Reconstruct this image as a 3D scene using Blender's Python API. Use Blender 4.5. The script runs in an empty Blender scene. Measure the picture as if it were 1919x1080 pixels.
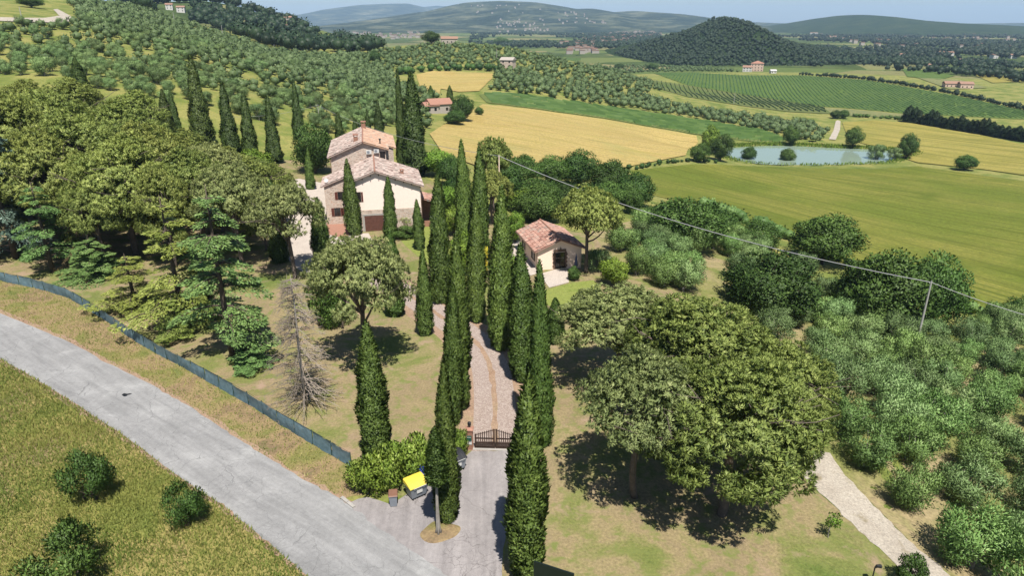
import bpy, bmesh, math, random
import numpy as np
from mathutils import Vector
R = math.radians
random.seed(7)
rng = np.random.default_rng(11)
SC = bpy.context.scene
COL = SC.collection

# ------------------------------------------------------------------ camera
CAMZ, PITCH, FPX = 32.0, R(21.43), 1919 * 24 / 36
cam = bpy.data.cameras.new('camera')
cam.lens = 24; cam.sensor_width = 36; cam.clip_start = 0.5; cam.clip_end = 40000
camo = bpy.data.objects.new('camera', cam); COL.objects.link(camo)
camo.location = (0, 0, CAMZ); camo.rotation_euler = (math.pi / 2 - PITCH, 0, 0)
SC.camera = camo
# ------------------------------------------------------------------ light
SUN_AZ = math.atan2(0.22, -0.97)          # towards the sun, from +Y, clockwise to +X
SUN_EL = R(62)
world = bpy.data.worlds.new('World'); SC.world = world; world.use_nodes = True
wn = world.node_tree
bg = wn.nodes['Background']; bg.inputs['Strength'].default_value = 0.061
sky = wn.nodes.new('ShaderNodeTexSky'); sky.sky_type = 'NISHITA'; sky.sun_disc = False
sky.sun_elevation = SUN_EL; sky.sun_rotation = SUN_AZ
sky.altitude = 400; sky.air_density = 1.0; sky.dust_density = 0.6; sky.ozone_density = 4.0
wn.links.new(sky.outputs[0], bg.inputs['Color'])
sl = bpy.data.lights.new('sun', 'SUN'); sl.energy = 5.0; sl.angle = R(0.53); sl.color = (1.0, 0.955, 0.88)
so = bpy.data.objects.new('sun', sl); COL.objects.link(so)
tos = Vector((math.sin(SUN_AZ) * math.cos(SUN_EL), math.cos(SUN_AZ) * math.cos(SUN_EL), math.sin(SUN_EL)))
so.rotation_euler = tos.to_track_quat('Z', 'Y').to_euler(); so.location = (0, 0, 120)
SC.view_settings.view_transform = 'Standard'; SC.view_settings.look = 'None'
SC.view_settings.exposure = 0.8; SC.view_settings.gamma = 1.0
SC.cycles.use_denoising = True
SC.cycles.max_bounces = 6; SC.cycles.volume_bounces = 0
SC.cycles.diffuse_bounces = 3; SC.cycles.transmission_bounces = 3; SC.cycles.transparent_max_bounces = 4

# ------------------------------------------------------------------ projection helpers
cp, sp = math.cos(PITCH), math.sin(PITCH)
def ray(u, v):
    a = (np.asarray(u, float) - 959.5) / FPX; b = (540 - np.asarray(v, float)) / FPX
    return np.stack([a + 0 * b, cp + b * sp, -sp + b * cp], -1)
def at_t(u, v, t):
    return np.array([0, 0, CAMZ]) + ray(u, v) * t
def z_at(y, v):                      # height of a point at ground distance y that shows on row v
    k = (540 - v) / FPX
    return CAMZ + y * (k * cp - sp) / (cp + k * sp)
def depth(p):
    return p[1] * cp - (p[2] - CAMZ) * sp

# ------------------------------------------------------------------ terrain
CT = []
for u, v, z in [
    (925,840,0),(700,1070,0),(300,870,0),(0,590,0),(0,675,0),(400,750,0),(690,435,0),(790,430,0),(1007,507,0),
    (1190,930,0),(1350,960,0),(640,560,0),(850,600,0),(200,450,0),(1000,700,0),(1555,1005,0),(1400,1070,0),
    (600,300,.6),(100,1040,0),(1100,480,-.4),(1180,440,-2),(1330,530,-2.2),(1640,830,-1),(1750,1060,-.5),
    (1900,1000,-3.5),(1919,800,-7),(1850,640,-9),(1718,622,-11),(1919,610,-13),(1540,490,-9),(1500,650,-4),
    (1350,450,-6.5),(1250,380,-9.5),(1900,560,-17),(1700,450,-20),(1500,380,-21),(1300,330,-19.5),(1800,350,-27),
    (1900,300,-30),(1355,300,-29.5),(1512,290,-30),(1665,297,-30),(1512,312,-29.5),(1500,272,-29.8),(1800,320,-29),
    (830,250,-4),(1000,260,-9),(1170,310,-17),(1290,280,-22),(910,205,-7),(1050,215,-14),(1300,250,-26),
    (820,205,-4),(830,330,-1.5),(1000,370,-4),(1150,360,-8),(930,180,-6),(1200,220,-20),(1500,262,-29),
    (1000,160,-4),(1150,190,-16),(1400,225,-27),(950,122,2),(850,150,-3),(700,165,-2),(640,150,2),
    (1240,140,-26),(1400,140,-25),(1560,212,-30),(1280,170,-27),(1700,160,-27),(1900,215,-31),(1600,250,-30),
    (1750,250,-32),(1919,260,-33)]:
    d = ray(u, v); t = (z - CAMZ) / d[2]; CT.append(at_t(u, v, t))
for u, v, t in [
    (60,150,185),(230,140,205),(500,180,220),(620,210,265),(80,35,300),(200,60,300),(350,100,300),(330,35,520),
    (420,62,500),(510,95,480),(560,140,330),(600,100,520),(100,5,420),(0,60,260),(0,0,400),(200,3,520),
    (0,200,165),(200,200,170),
    (830,80,650),(930,86,640),(1050,110,600),(1150,135,620),(1215,150,640),(700,97,600),(640,106,560),
    (400,3,950),(300,8,950),(470,20,950),(560,44,950),(640,70,950),(720,88,950),(480,75,750),(600,85,750),(200,5,950)]:
    CT.append(at_t(u, v, t))
def polar(u, t, z):
    d = ray(u, 300); return np.array([d[0] / d[1] * t, t, z])
for u, t, z in [(330,720,14),(150,720,30),(400,1300,-5),(900,900,-30),(1100,900,-33),(0,1300,20),(-300,900,45),(-500,400,45),
                (700,1300,-33),(1000,1400,-35),(1300,1300,-34),(1600,1300,-34),(1900,1300,-35),(2300,900,-34),(2300,400,-34),
                (2400,150,-22),(-400,160,8),(820,800,-15),(-300,700,50)]:
    CT.append(polar(u, t, z))
for x, y, z in [(0,0,0),(-45,5,0),(45,5,-1),(-90,20,0),(90,25,-12),(-140,70,4),(0,-60,0),(-90,-60,0),(90,-60,-8)]:
    CT.append(np.array([x, y, z], float))
CT = np.array(CT)
def _phi(r2):
    return 0.5 * r2 * np.log(r2 + 1e-9)
SCL = 300.0
P2 = CT[:, :2] / SCL
n = len(P2)
A = np.zeros((n + 3, n + 3)); r2 = ((P2[:, None] - P2[None]) ** 2).sum(-1)
A[:n, :n] = _phi(r2) + np.eye(n) * 2e-5
A[:n, n] = 1; A[:n, n + 1:] = P2; A[n, :n] = 1; A[n + 1:, :n] = P2.T
WT = np.linalg.solve(A, np.concatenate([CT[:, 2], [0, 0, 0]]))
def tps(x, y):
    x = np.asarray(x, float); y = np.asarray(y, float); sh = x.shape
    q = np.stack([x.ravel(), y.ravel()], -1) / SCL
    out = np.empty(len(q))
    for i in range(0, len(q), 40000):
        s = q[i:i + 40000]
        out[i:i + 40000] = _phi(((s[:, None] - P2[None]) ** 2).sum(-1)) @ WT[:n] + WT[n] + s @ WT[n + 1:]
    return out.reshape(sh)
def sstep(a, b, x):
    t = np.clip((x - a) / (b - a), 0, 1); return t * t * (3 - 2 * t)
POND_Z = -30.0
_pc = at_t(1508, 290, (POND_Z - CAMZ) / ray(1508, 290)[2]); POND = (_pc[0], _pc[1], 45.0, 25.0)
def pond_q(x, y):
    dx = (x - POND[0]) / POND[2]; dy = (y - POND[1]) / POND[3]
    a = np.arctan2(dy, dx)
    return np.hypot(dx, dy) / (1 + .07 * np.sin(3 * a + 1) + .05 * np.sin(5 * a))
def H(x, y):
    x = np.asarray(x, float); y = np.asarray(y, float)
    z = tps(x, y)
    r = np.hypot(x, y)
    w = sstep(1150, 1700, r)
    z = z * (1 - w) + (-35.0) * w
    z = z + .22 * np.sin(x / 17 + np.sin(y / 23)) * np.sin(y / 19 + 1) * sstep(95, 200, r)
    q = pond_q(x, y)
    w = 1 - sstep(1.15, 1.9, q)
    z = z * (1 - w) + (POND_Z + .5) * w
    z = z - 2.0 * (1 - sstep(.9, 1.1, q))
    return z
_TS = np.geomspace(20, 2500, 420)
def ground(u, v):
    """world point where the sight line through a photo pixel meets the ground"""
    u = np.atleast_1d(np.asarray(u, float)); v = np.atleast_1d(np.asarray(v, float))
    d = ray(u, v)
    X = d[:, None, :] * _TS[None, :, None]; X[..., 2] += CAMZ
    below = X[..., 2] < H(X[..., 0], X[..., 1])
    k = np.where(below.any(1), below.argmax(1), len(_TS) - 1)
    lo = _TS[np.maximum(k - 1, 0)]; hi = _TS[k]
    for _ in range(14):
        m = (lo + hi) / 2
        p = d * m[:, None]; b = p[:, 2] + CAMZ < H(p[:, 0], p[:, 1])
        hi = np.where(b, m, hi); lo = np.where(b, lo, m)
    p = d * hi[:, None]
    return np.stack([p[:, 0], p[:, 1], H(p[:, 0], p[:, 1])], -1)
def g1(u, v):
    return ground(u, v)[0]

# ------------------------------------------------------------------ node helpers
def new_mat(name):
    m = bpy.data.materials.new(name); m.use_nodes = True
    nt = m.node_tree; b = nt.nodes['Principled BSDF']; b.inputs['Roughness'].default_value = .8
    b.inputs['Specular IOR Level'].default_value = .25
    return m, nt, b
def N(nt, t, **kw):
    nd = nt.nodes.new(t)
    for k, val in kw.items():
        if k in nd.inputs.keys(): nd.inputs[k].default_value = val
        else: setattr(nd, k, val)
    return nd
def ramp(nt, src, stops, interp='LINEAR'):
    r = nt.nodes.new('ShaderNodeValToRGB'); cr = r.color_ramp; cr.interpolation = interp
    while len(cr.elements) > 1: cr.elements.remove(cr.elements[-1])
    cr.elements[0].position = stops[0][0]; cr.elements[0].color = (*stops[0][1], 1)
    for p, c in stops[1:]:
        e = cr.elements.new(p); e.color = (*c, 1)
    nt.links.new(src, r.inputs[0]); return r.outputs[0]
def noise(nt, scale, detail=4, rough=.55, vec=None, dist=0):
    k = N(nt, 'ShaderNodeTexNoise', Scale=scale, Detail=detail, Roughness=rough, Distortion=dist)
    if vec is not None: nt.links.new(vec, k.inputs['Vector'])
    return k.outputs['Fac']
def mix(nt, a, b, fac, blend='MIX'):
    m = nt.nodes.new('ShaderNodeMix'); m.data_type = 'RGBA'; m.blend_type = blend
    for s, val in ((6, a), (7, b), (0, fac)):
        if isinstance(val, (tuple, list)): m.inputs[s].default_value = (*val, 1)
        elif isinstance(val, (int, float)): m.inputs[s].default_value = val
        else: nt.links.new(val, m.inputs[s])
    return m.outputs[2]
def pos(nt):
    return nt.nodes.new('ShaderNodeNewGeometry').outputs['Position']
def bump(nt, b, h, strength=.4, dist=.1):
    k = N(nt, 'ShaderNodeBump', Strength=strength, Distance=dist)
    nt.links.new(h, k.inputs['Height']); nt.links.new(k.outputs[0], b.inputs['Normal'])
def mapped(nt, vec, rot=0, scale=(1, 1, 1)):
    k = N(nt, 'ShaderNodeMapping'); k.inputs['Rotation'].default_value = (0, 0, rot); k.inputs['Scale'].default_value = scale
    nt.links.new(vec, k.inputs['Vector']); return k.outputs[0]
def smooth_mask(nt, fac, lo, hi):
    m = N(nt, 'ShaderNodeMapRange'); m.inputs['From Min'].default_value = lo; m.inputs['From Max'].default_value = hi
    nt.links.new(fac, m.inputs['Value']); return m.outputs[0]
M = {}
ALB = .60      # the photograph is exposed brightly, so surfaces keep their moderate real albedo
def dim(c): return tuple(x * ALB for x in c)
def flat(name, c, rough=.7, vary=.12, metal=0, spec=.25):
    c = dim(c)
    m, nt, b = new_mat(name)
    k = noise(nt, 3.0, 5, .6, pos(nt))
    col = ramp(nt, k, [(.25, tuple(x * (1 - vary) for x in c)), (.75, tuple(min(1, x * (1 + vary)) for x in c))])
    nt.links.new(col, b.inputs['Base Color']); b.inputs['Roughness'].default_value = rough
    b.inputs['Metallic'].default_value = metal; b.inputs['Specular IOR Level'].default_value = spec
    M[name] = m; return m
def leaf_mat(name, dark, light, extra=None, trans=.24, rough=.55, per_tree=.25):
    """leaf colour varies from leaf to leaf (face attribute lv) and from tree to tree"""
    m, nt, b = new_mat(name)
    at = N(nt, 'ShaderNodeAttribute'); at.attribute_name = 'lv'
    stops = [(0, dark), (.75, light)] + ([(1.0, extra)] if extra else [])
    col = ramp(nt, at.outputs['Fac'], stops)
    oi = N(nt, 'ShaderNodeObjectInfo')
    hs = N(nt, 'ShaderNodeHueSaturation')
    mr = N(nt, 'ShaderNodeMapRange'); mr.inputs['To Min'].default_value = 1 - per_tree; mr.inputs['To Max'].default_value = 1 + per_tree
    nt.links.new(oi.outputs['Random'], mr.inputs['Value']); nt.links.new(mr.outputs[0], hs.inputs['Value'])
    mr2 = N(nt, 'ShaderNodeMapRange'); mr2.inputs['To Min'].default_value = .488; mr2.inputs['To Max'].default_value = .512
    wn2 = N(nt, 'ShaderNodeTexWhiteNoise'); wn2.noise_dimensions = '1D'
    nt.links.new(oi.outputs['Random'], wn2.inputs['W']); nt.links.new(wn2.outputs['Value'], mr2.inputs['Value'])
    nt.links.new(mr2.outputs[0], hs.inputs['Hue'])
    nt.links.new(col, hs.inputs['Color'])
    nt.links.new(hs.outputs[0], b.inputs['Base Color']); b.inputs['Roughness'].default_value = rough
    tr = N(nt, 'ShaderNodeBsdfTranslucent'); nt.links.new(hs.outputs[0], tr.inputs['Color'])
    mx = N(nt, 'ShaderNodeMixShader'); mx.inputs[0].default_value = trans
    nt.links.new(b.outputs[0], mx.inputs[1]); nt.links.new(tr.outputs[0], mx.inputs[2])
    nt.links.new(mx.outputs[0], nt.nodes['Material Output'].inputs['Surface'])
    M[name] = m; return m

leaf_mat('pine_needles', (.085,.125,.026), (.26,.305,.075), (.44,.47,.16), per_tree=.10)
leaf_mat('pine_needles_grey', (.105,.14,.045), (.28,.32,.115), (.45,.47,.22), per_tree=.10)
leaf_mat('cypress_leaf', (.034,.064,.011), (.098,.15,.030), (.17,.23,.055), trans=.2, per_tree=.2)
leaf_mat('cypress_leaf_dark', (.022,.042,.008), (.060,.092,.020), (.105,.145,.038), trans=.15, per_tree=.15)
leaf_mat('cypress_leaf_far', (.014,.028,.010), (.03,.052,.018), (.05,.08,.025), trans=.15, per_tree=.2)
leaf_mat('olive_leaf', (.08,.14,.042), (.19,.28,.10), (.33,.42,.20), per_tree=.32)
leaf_mat('olive_leaf_green', (.08,.15,.035), (.19,.30,.085), (.31,.41,.16), per_tree=.2)
leaf_mat('olive_leaf_far', (.06,.10,.032), (.14,.205,.078), (.24,.31,.145), per_tree=.1, trans=.2)
leaf_mat('oak_leaf', (.024,.052,.010), (.078,.145,.028), (.155,.235,.06), per_tree=.3)
leaf_mat('bright_leaf', (.07,.13,.014), (.19,.29,.036), (.30,.39,.08), per_tree=.15)
leaf_mat('laurel_leaf', (.065,.12,.014), (.20,.29,.042), (.36,.43,.12), per_tree=.1)
leaf_mat('cedar_leaf', (.07,.14,.04), (.19,.31,.09), (.31,.43,.17), per_tree=.12)
leaf_mat('cedar_leaf_yellow', (.10,.14,.025), (.28,.33,.07), (.42,.46,.15), per_tree=.12)
leaf_mat('cedar_leaf_blue', (.06,.105,.08), (.16,.235,.18), (.27,.35,.28), per_tree=.12)
leaf_mat('far_tree_leaf', (.012,.024,.009), (.03,.052,.017), (.055,.08,.028), trans=.1)
leaf_mat('grass_blade', (.085,.135,.020), (.25,.25,.062), (.45,.37,.17), per_tree=.02, rough=.8)
leaf_mat('flower_bush', (.20,.24,.03), (.60,.48,.04), (.75,.62,.10))
flat('bark', (.13,.10,.075), .95, .35)
flat('pine_bark', (.17,.135,.11), .95, .35)
flat('grey_bark', (.36,.33,.29), .95, .25)
flat('dead_wood', (.36,.30,.245), .95, .25)
flat('dead_foliage', (.38,.28,.14), .95, .3)
flat('brown_wood', (.055,.032,.022), .6, .25)
flat('garage_wood', (.17,.075,.055), .7, .25)
flat('brick', (.42,.22,.15), .9, .25)
flat('concrete', (.48,.45,.41), .9, .15)
flat('bin_grey', (.30,.33,.37), .5, .08, 0, .4)
flat('bin_steel', (.36,.39,.43), .45, .08, .3, .5)
flat('bin_yellow', (.92,.72,.09), .5, .05, 0, .4)
flat('bin_blue', (.03,.06,.38), .5, .05, 0, .4)
flat('bin_black', (.03,.03,.035), .5, .05, 0, .4)
flat('bin_brown', (.26,.13,.085), .6, .08, 0, .4)
flat('rubber', (.02,.02,.02), .8, .1)
flat('white_paint', (.78,.77,.74), .6, .04)
flat('green_metal', (.02,.10,.07), .5, .1)
flat('dark_metal', (.02,.022,.025), .5, .1)
flat('panel_green', (.012,.022,.020), .45, .1)
flat('glass_dark', (.015,.017,.02), .12, .1, 0, .6)
flat('post_green', (.03,.08,.075), .6, .1)
flat('pole_concrete', (.50,.48,.44), .9, .1)
flat('wire_grey', (.42,.42,.42), .5, .05)
flat('stucco', (1.24,1.04,.91), .92, .05)
flat('stucco_pink', (.80,.58,.46), .92, .06)
flat('stucco_far', (.52,.46,.40), .92, .08)
flat('stucco_yellow', (1.25,.97,.77), .92, .05)
flat('plaster_white', (.80,.77,.72), .9, .05)
flat('far_roof', (.40,.24,.17), .9, .2)
flat('shutter_red', (.16,.05,.035), .7, .15)
flat('terracotta', (.46,.24,.17), .9, .2)
flat('parasol_cloth', (.12,.14,.24), .9, .1)
flat('stone_brown', (.22,.14,.10), .95, .3)

# stone wall: irregular courses
m, nt, b = new_mat('stone_wall'); p = pos(nt)
vo = N(nt, 'ShaderNodeTexVoronoi', Scale=3.2); nt.links.new(mapped(nt, p, 0, (1, 1, 1.9)), vo.inputs['Vector'])
vd = N(nt, 'ShaderNodeTexVoronoi', Scale=3.2); vd.feature = 'DISTANCE_TO_EDGE'; nt.links.new(mapped(nt, p, 0, (1, 1, 1.9)), vd.inputs['Vector'])
sx = N(nt, 'ShaderNodeSeparateColor'); nt.links.new(vo.outputs['Color'], sx.inputs[0])
c1 = ramp(nt, sx.outputs[0], [(0, (.42,.30,.24)), (.4, (.62,.49,.40)), (.75, (.72,.59,.49)), (1, (.62,.40,.30))])
c2 = mix(nt, (.74,.66,.57), c1, smooth_mask(nt, vd.outputs['Distance'], .02, .08))
c2 = mix(nt, c2, (ALB * 1.1,) * 3, 1.0, 'MULTIPLY'); nt.links.new(c2, b.inputs['Base Color']); b.inputs['Roughness'].default_value = .95
bump(nt, b, smooth_mask(nt, vd.outputs['Distance'], 0, .15), .6, .03); M['stone_wall'] = m

def tile_mat(name, cols):
    m, nt, b = new_mat(name)
    at = N(nt, 'ShaderNodeAttribute'); at.attribute_name = 'lv'
    c = ramp(nt, at.outputs['Fac'], cols)
    lich = smooth_mask(nt, noise(nt, 1.1, 6, .7, pos(nt)), .50, .68)
    c = mix(nt, c, (.36,.33,.28), lich); c = mix(nt, c, (ALB,) * 3, 1.0, 'MULTIPLY')
    nt.links.new(c, b.inputs['Base Color']); b.inputs['Roughness'].default_value = .95; M[name] = m
tile_mat('tile_old', [(0, (.12,.085,.075)), (.22, (.34,.235,.20)), (.5, (.58,.43,.37)), (.85, (.72,.59,.52)), (1, (.52,.45,.40))])
tile_mat('tile_orange', [(0, (.36,.20,.14)), (.3, (.60,.36,.24)), (.8, (.70,.46,.32)), (1, (.74,.55,.43))])
tile_mat('tile_red', [(0, (.14,.07,.06)), (.12, (.40,.20,.15)), (.6, (.55,.31,.24)), (1, (.64,.42,.33))])

def px_angle(p0, p1):
    d = (g1(*p1) - g1(*p0)); return math.atan2(d[1], d[0])
def ground_mat(name, stops, scale=.35, fine=6.0, stripe=None, bumpy=.5, second=None, streak=None, third=None, tram=None):
    m, nt, b = new_mat(name); p = pos(nt); stops = [(q, dim(cc)) for q, cc in stops]
    if second: second = second[:3] + (dim(second[3]),)
    if stripe: stripe = stripe[:3] + (dim(stripe[3]),) + stripe[4:]
    a = noise(nt, scale, 6, .62, p, .4); c = ramp(nt, a, stops)
    f = noise(nt, fine, 5, .7, p)
    c = mix(nt, c, ramp(nt, f, [(.3, (.55,.55,.55)), (.7, (1.35,1.33,1.28))]), .8, 'MULTIPLY')
    if second:
        msk = smooth_mask(nt, noise(nt, second[0], 5, .6, p, .3), second[1], second[2])
        c = mix(nt, c, second[3], msk)
    if third:
        c = mix(nt, c, dim(third[3]), smooth_mask(nt, noise(nt, third[0], 6, .65, mapped(nt, p, 1.1), .5), third[1], third[2]))
    if tram:
        k = N(nt, 'ShaderNodeMapping'); k.vector_type = 'TEXTURE'; k.inputs['Rotation'].default_value = (0, 0, tram[0]); k.inputs['Scale'].default_value = (tram[1],) * 3
        nt.links.new(p, k.inputs['Vector'])
        w = N(nt, 'ShaderNodeTexWave', Scale=.3142, Distortion=.25, Detail=1.0); w.bands_direction = 'Y'; nt.links.new(k.outputs[0], w.inputs['Vector'])
        km = N(nt, 'ShaderNodeMath', operation='MULTIPLY'); nt.links.new(smooth_mask(nt, w.outputs['Fac'], .975, .998), km.inputs[0]); km.inputs[1].default_value = .6
        c = mix(nt, c, dim(tram[2]), km.outputs[0])
    if streak:
        ang_, ln, wd, lo, hi, colr = streak
        k = N(nt, 'ShaderNodeMapping'); k.vector_type = 'TEXTURE'; k.inputs['Rotation'].default_value = (0, 0, ang_); k.inputs['Scale'].default_value = (ln, wd, 1e6)
        nt.links.new(p, k.inputs['Vector'])
        c = mix(nt, c, dim(colr), smooth_mask(nt, noise(nt, 1.0, 5, .6, k.outputs[0], .3), lo, hi))
        k2 = N(nt, 'ShaderNodeMapping'); k2.vector_type = 'TEXTURE'; k2.inputs['Rotation'].default_value = (0, 0, ang_); k2.inputs['Scale'].default_value = (ln * .3, wd * .2, 1e6)
        nt.links.new(p, k2.inputs['Vector'])
        c = mix(nt, c, ramp(nt, noise(nt, 1.0, 4, .6, k2.outputs[0], .2), [(.3, (.72,.74,.7)), (.7, (1.22,1.2,1.15))]), .8, 'MULTIPLY')
    if stripe:
        rot, sc, amt, colr = stripe[:4]
        w = N(nt, 'ShaderNodeTexWave', Scale=sc, Distortion=stripe[4] if len(stripe) > 4 else .6, Detail=2.0)
        w.inputs['Detail Scale'].default_value = .15
        nt.links.new(mapped(nt, p, rot), w.inputs['Vector'])
        k = N(nt, 'ShaderNodeMath', operation='MULTIPLY'); nt.links.new(w.outputs['Fac'], k.inputs[0]); k.inputs[1].default_value = amt
        c = mix(nt, c, colr, k.outputs[0])
    nt.links.new(c, b.inputs['Base Color']); b.inputs['Roughness'].default_value = .95; b.inputs['Specular IOR Level'].default_value = .1
    bump(nt, b, f, bumpy, .08); M[name] = m
ground_mat('ground_grass', [(.25,(.11,.17,.035)),(.45,(.22,.26,.065)),(.58,(.36,.34,.11)),(.8,(.15,.21,.05))], .09, 2.5)
ground_mat('lawn_mat', [(.30,(.15,.205,.05)),(.40,(.23,.25,.08)),(.47,(.37,.30,.16)),(.56,(.34,.265,.155)),(.63,(.22,.24,.075)),(.76,(.14,.20,.045))], .11, 5, second=(.9,.50,.66,(.22,.25,.075)), bumpy=.22, third=(.35,.56,.70,(.44,.31,.22)))
ground_mat('green_lawn', [(.25,(.16,.24,.04)),(.5,(.30,.34,.09)),(.8,(.22,.29,.06))], .5, 5)
ground_mat('meadow_mat', [(.28,(.15,.22,.045)),(.42,(.29,.29,.08)),(.54,(.42,.35,.13)),(.64,(.32,.25,.13)),(.74,(.17,.24,.05))], .14, 5)
ground_mat('verge_mat', [(.28,(.13,.19,.045)),(.42,(.27,.25,.09)),(.54,(.38,.28,.15)),(.64,(.28,.20,.12)),(.76,(.14,.21,.05))], .28, 6)
ground_mat('grove_mat', [(.25,(.15,.21,.05)),(.45,(.28,.28,.10)),(.6,(.44,.35,.20)),(.8,(.20,.25,.06))], .12, 3)
ground_mat('soil_mat', [(.25,(.33,.21,.14)),(.5,(.45,.31,.22)),(.8,(.40,.31,.19))], .6, 6)
ground_mat('wheat_mat', [(.3,(.45,.33,.11)),(.5,(.55,.42,.165)),(.75,(.48,.39,.14))], .03, 1.2, None, .3, streak=(px_angle((860,240),(1250,300)), 60, 3.5, .52, .72, (.42,.35,.10)), tram=(px_angle((860,240),(1250,300)), 15, (.34,.26,.09)), third=(.02, .55, .68, (.40,.36,.13)))
ground_mat('wheat_green_mat', [(.3,(.30,.28,.065)),(.5,(.42,.36,.10)),(.75,(.28,.28,.065))], .02, 1.2, None, .3, streak=(px_angle((1620,250),(1900,285)), 90, 4.0, .50, .64, (.20,.20,.04)), tram=(px_angle((1620,250),(1900,285)), 26, (.13,.14,.03)))
ground_mat('barley_mat', [(.28,(.125,.175,.024)),(.45,(.18,.215,.034)),(.6,(.26,.26,.055)),(.75,(.15,.19,.028))], .016, 1.2, None, .3, streak=(px_angle((1330,385),(1850,545)), 70, 3.2, .50, .70, (.12,.15,.018)), tram=(px_angle((1330,385),(1850,545)), 17, (.11,.13,.02)), third=(.022, .54, .68, (.125,.165,.022)))
ground_mat('vine_strip_mat', [(.3,(.14,.19,.05)),(.6,(.22,.25,.08)),(.8,(.30,.27,.12))], .12, 1.0, (R(28), .16, .65, (.06,.115,.025), .8), .3)
ground_mat('vineyard_mat', [(.3,(.11,.185,.04)),(.6,(.15,.22,.052)),(.8,(.19,.235,.068))], .02, .5, (R(62), .09, .5, (.05,.11,.022), .6), .3)
ground_mat('young_vineyard_mat', [(.3,(.13,.18,.05)),(.6,(.20,.22,.08)),(.8,(.22,.22,.09))], .03, .5, (R(-60), .10, .5, (.07,.12,.03), .4), .3)
ground_mat('pale_grass_mat', [(.3,(.20,.23,.09)),(.6,(.28,.28,.12)),(.8,(.18,.22,.07))], .05, .6)
ground_mat('gravel_mat', [(.3,(.48,.42,.35)),(.6,(.60,.54,.46)),(.8,(.40,.34,.26))], .5, 7, second=(.45,.60,.72,(.30,.25,.14)))
ground_mat('yard_mat', [(.3,(.60,.52,.46)),(.6,(.68,.60,.53)),(.8,(.54,.45,.38))], .4, 7)

# asphalt with cracks and pale worn patches
def asphalt(name, base, crack, pale, streak=None):
    m, nt, b = new_mat(name); p = pos(nt)
    a = noise(nt, .28, 6, .6, p, .6)
    base, crack, pale = dim(base), dim(crack), dim(pale)
    c = ramp(nt, a, [(.3, tuple(x * .84 for x in base)), (.55, base), (.72, pale)])
    if streak is not None:
        k = N(nt, 'ShaderNodeMapping'); k.vector_type = 'TEXTURE'; k.inputs['Rotation'].default_value = (0, 0, streak); k.inputs['Scale'].default_value = (9, .8, 1e6); nt.links.new(p, k.inputs['Vector'])
        c = mix(nt, c, ramp(nt, noise(nt, 1.0, 6, .65, k.outputs[0], .5), [(.32, (.80,.80,.80)), (.68, (1.18,1.18,1.17))]), .9, 'MULTIPLY')
        c = mix(nt, c, ramp(nt, noise(nt, 3.0, 6, .7, p), [(.3, (.86,.86,.86)), (.7, (1.12,1.12,1.12))]), .9, 'MULTIPLY')
    f = noise(nt, 22, 4, .8, p)
    c = mix(nt, c, ramp(nt, f, [(.3, (.72,.72,.72)), (.7, (1.2,1.2,1.2))]), .7, 'MULTIPLY')
    for sc, wd, am, seed in ((.36, .009, .6, 3.1), (1.3, .020, .5, 9.7)):
        vv = N(nt, 'ShaderNodeTexVoronoi', Scale=sc); vv.feature = 'DISTANCE_TO_EDGE'
        off = N(nt, 'ShaderNodeMapping'); off.inputs['Location'].default_value = (seed, seed, 0)
        ns = N(nt, 'ShaderNodeTexNoise', Scale=1.3, Detail=5.0); nt.links.new(p, ns.inputs['Vector'])
        ad = N(nt, 'ShaderNodeVectorMath', operation='MULTIPLY_ADD'); nt.links.new(ns.outputs['Color'], ad.inputs[0])
        ad.inputs[1].default_value = (.9, .9, 0); nt.links.new(p, ad.inputs[2]); nt.links.new(ad.outputs[0], off.inputs['Vector'])
        nt.links.new(off.outputs[0], vv.inputs['Vector'])
        line = N(nt, 'ShaderNodeMapRange'); line.inputs['From Min'].default_value = wd; line.inputs['From Max'].default_value = wd * .3
        nt.links.new(vv.outputs['Distance'], line.inputs['Value'])
        where = smooth_mask(nt, noise(nt, .12 if sc < .5 else .2, 3, .5, p), .40 if sc < .5 else .52, .54 if sc < .5 else .60)
        k = N(nt, 'ShaderNodeMath', operation='MULTIPLY'); nt.links.new(line.outputs[0], k.inputs[0]); nt.links.new(where, k.inputs[1])
        k2 = N(nt, 'ShaderNodeMath', operation='MULTIPLY'); nt.links.new(k.outputs[0], k2.inputs[0]); k2.inputs[1].default_value = am
        c = mix(nt, c, crack, k2.outputs[0])
    nt.links.new(c, b.inputs['Base Color']); b.inputs['Roughness'].default_value = .9; bump(nt, b, f, .3, .02); M[name] = m
asphalt('road_mat', (.385,.38,.375), (.15,.15,.15), (.47,.465,.455), px_angle((100,660),(640,1000)))
asphalt('forecourt_mat', (.385,.352,.345), (.11,.095,.09), (.46,.425,.415), px_angle((900,860),(900,1040)))
# stone setts of the drive
m, nt, b = new_mat('setts_mat'); p = pos(nt)
vo = N(nt, 'ShaderNodeTexVoronoi', Scale=7.5); nt.links.new(p, vo.inputs['Vector'])
vd = N(nt, 'ShaderNodeTexVoronoi', Scale=7.5); vd.feature = 'DISTANCE_TO_EDGE'; nt.links.new(p, vd.inputs['Vector'])
sx = N(nt, 'ShaderNodeSeparateColor'); nt.links.new(vo.outputs['Color'], sx.inputs[0])
c = ramp(nt, sx.outputs[0], [(0, (.40,.31,.275)), (.5, (.50,.40,.355)), (1, (.58,.49,.44))])
c = mix(nt, (.30,.22,.16), c, smooth_mask(nt, vd.outputs['Distance'], .02, .07)); c = mix(nt, c, (.60,) * 3, 1.0, 'MULTIPLY')
nt.links.new(c, b.inputs['Base Color']); b.inputs['Roughness'].default_value = .95
bump(nt, b, smooth_mask(nt, vd.outputs['Distance'], 0, .1), .5, .02); M['setts_mat'] = m
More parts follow.
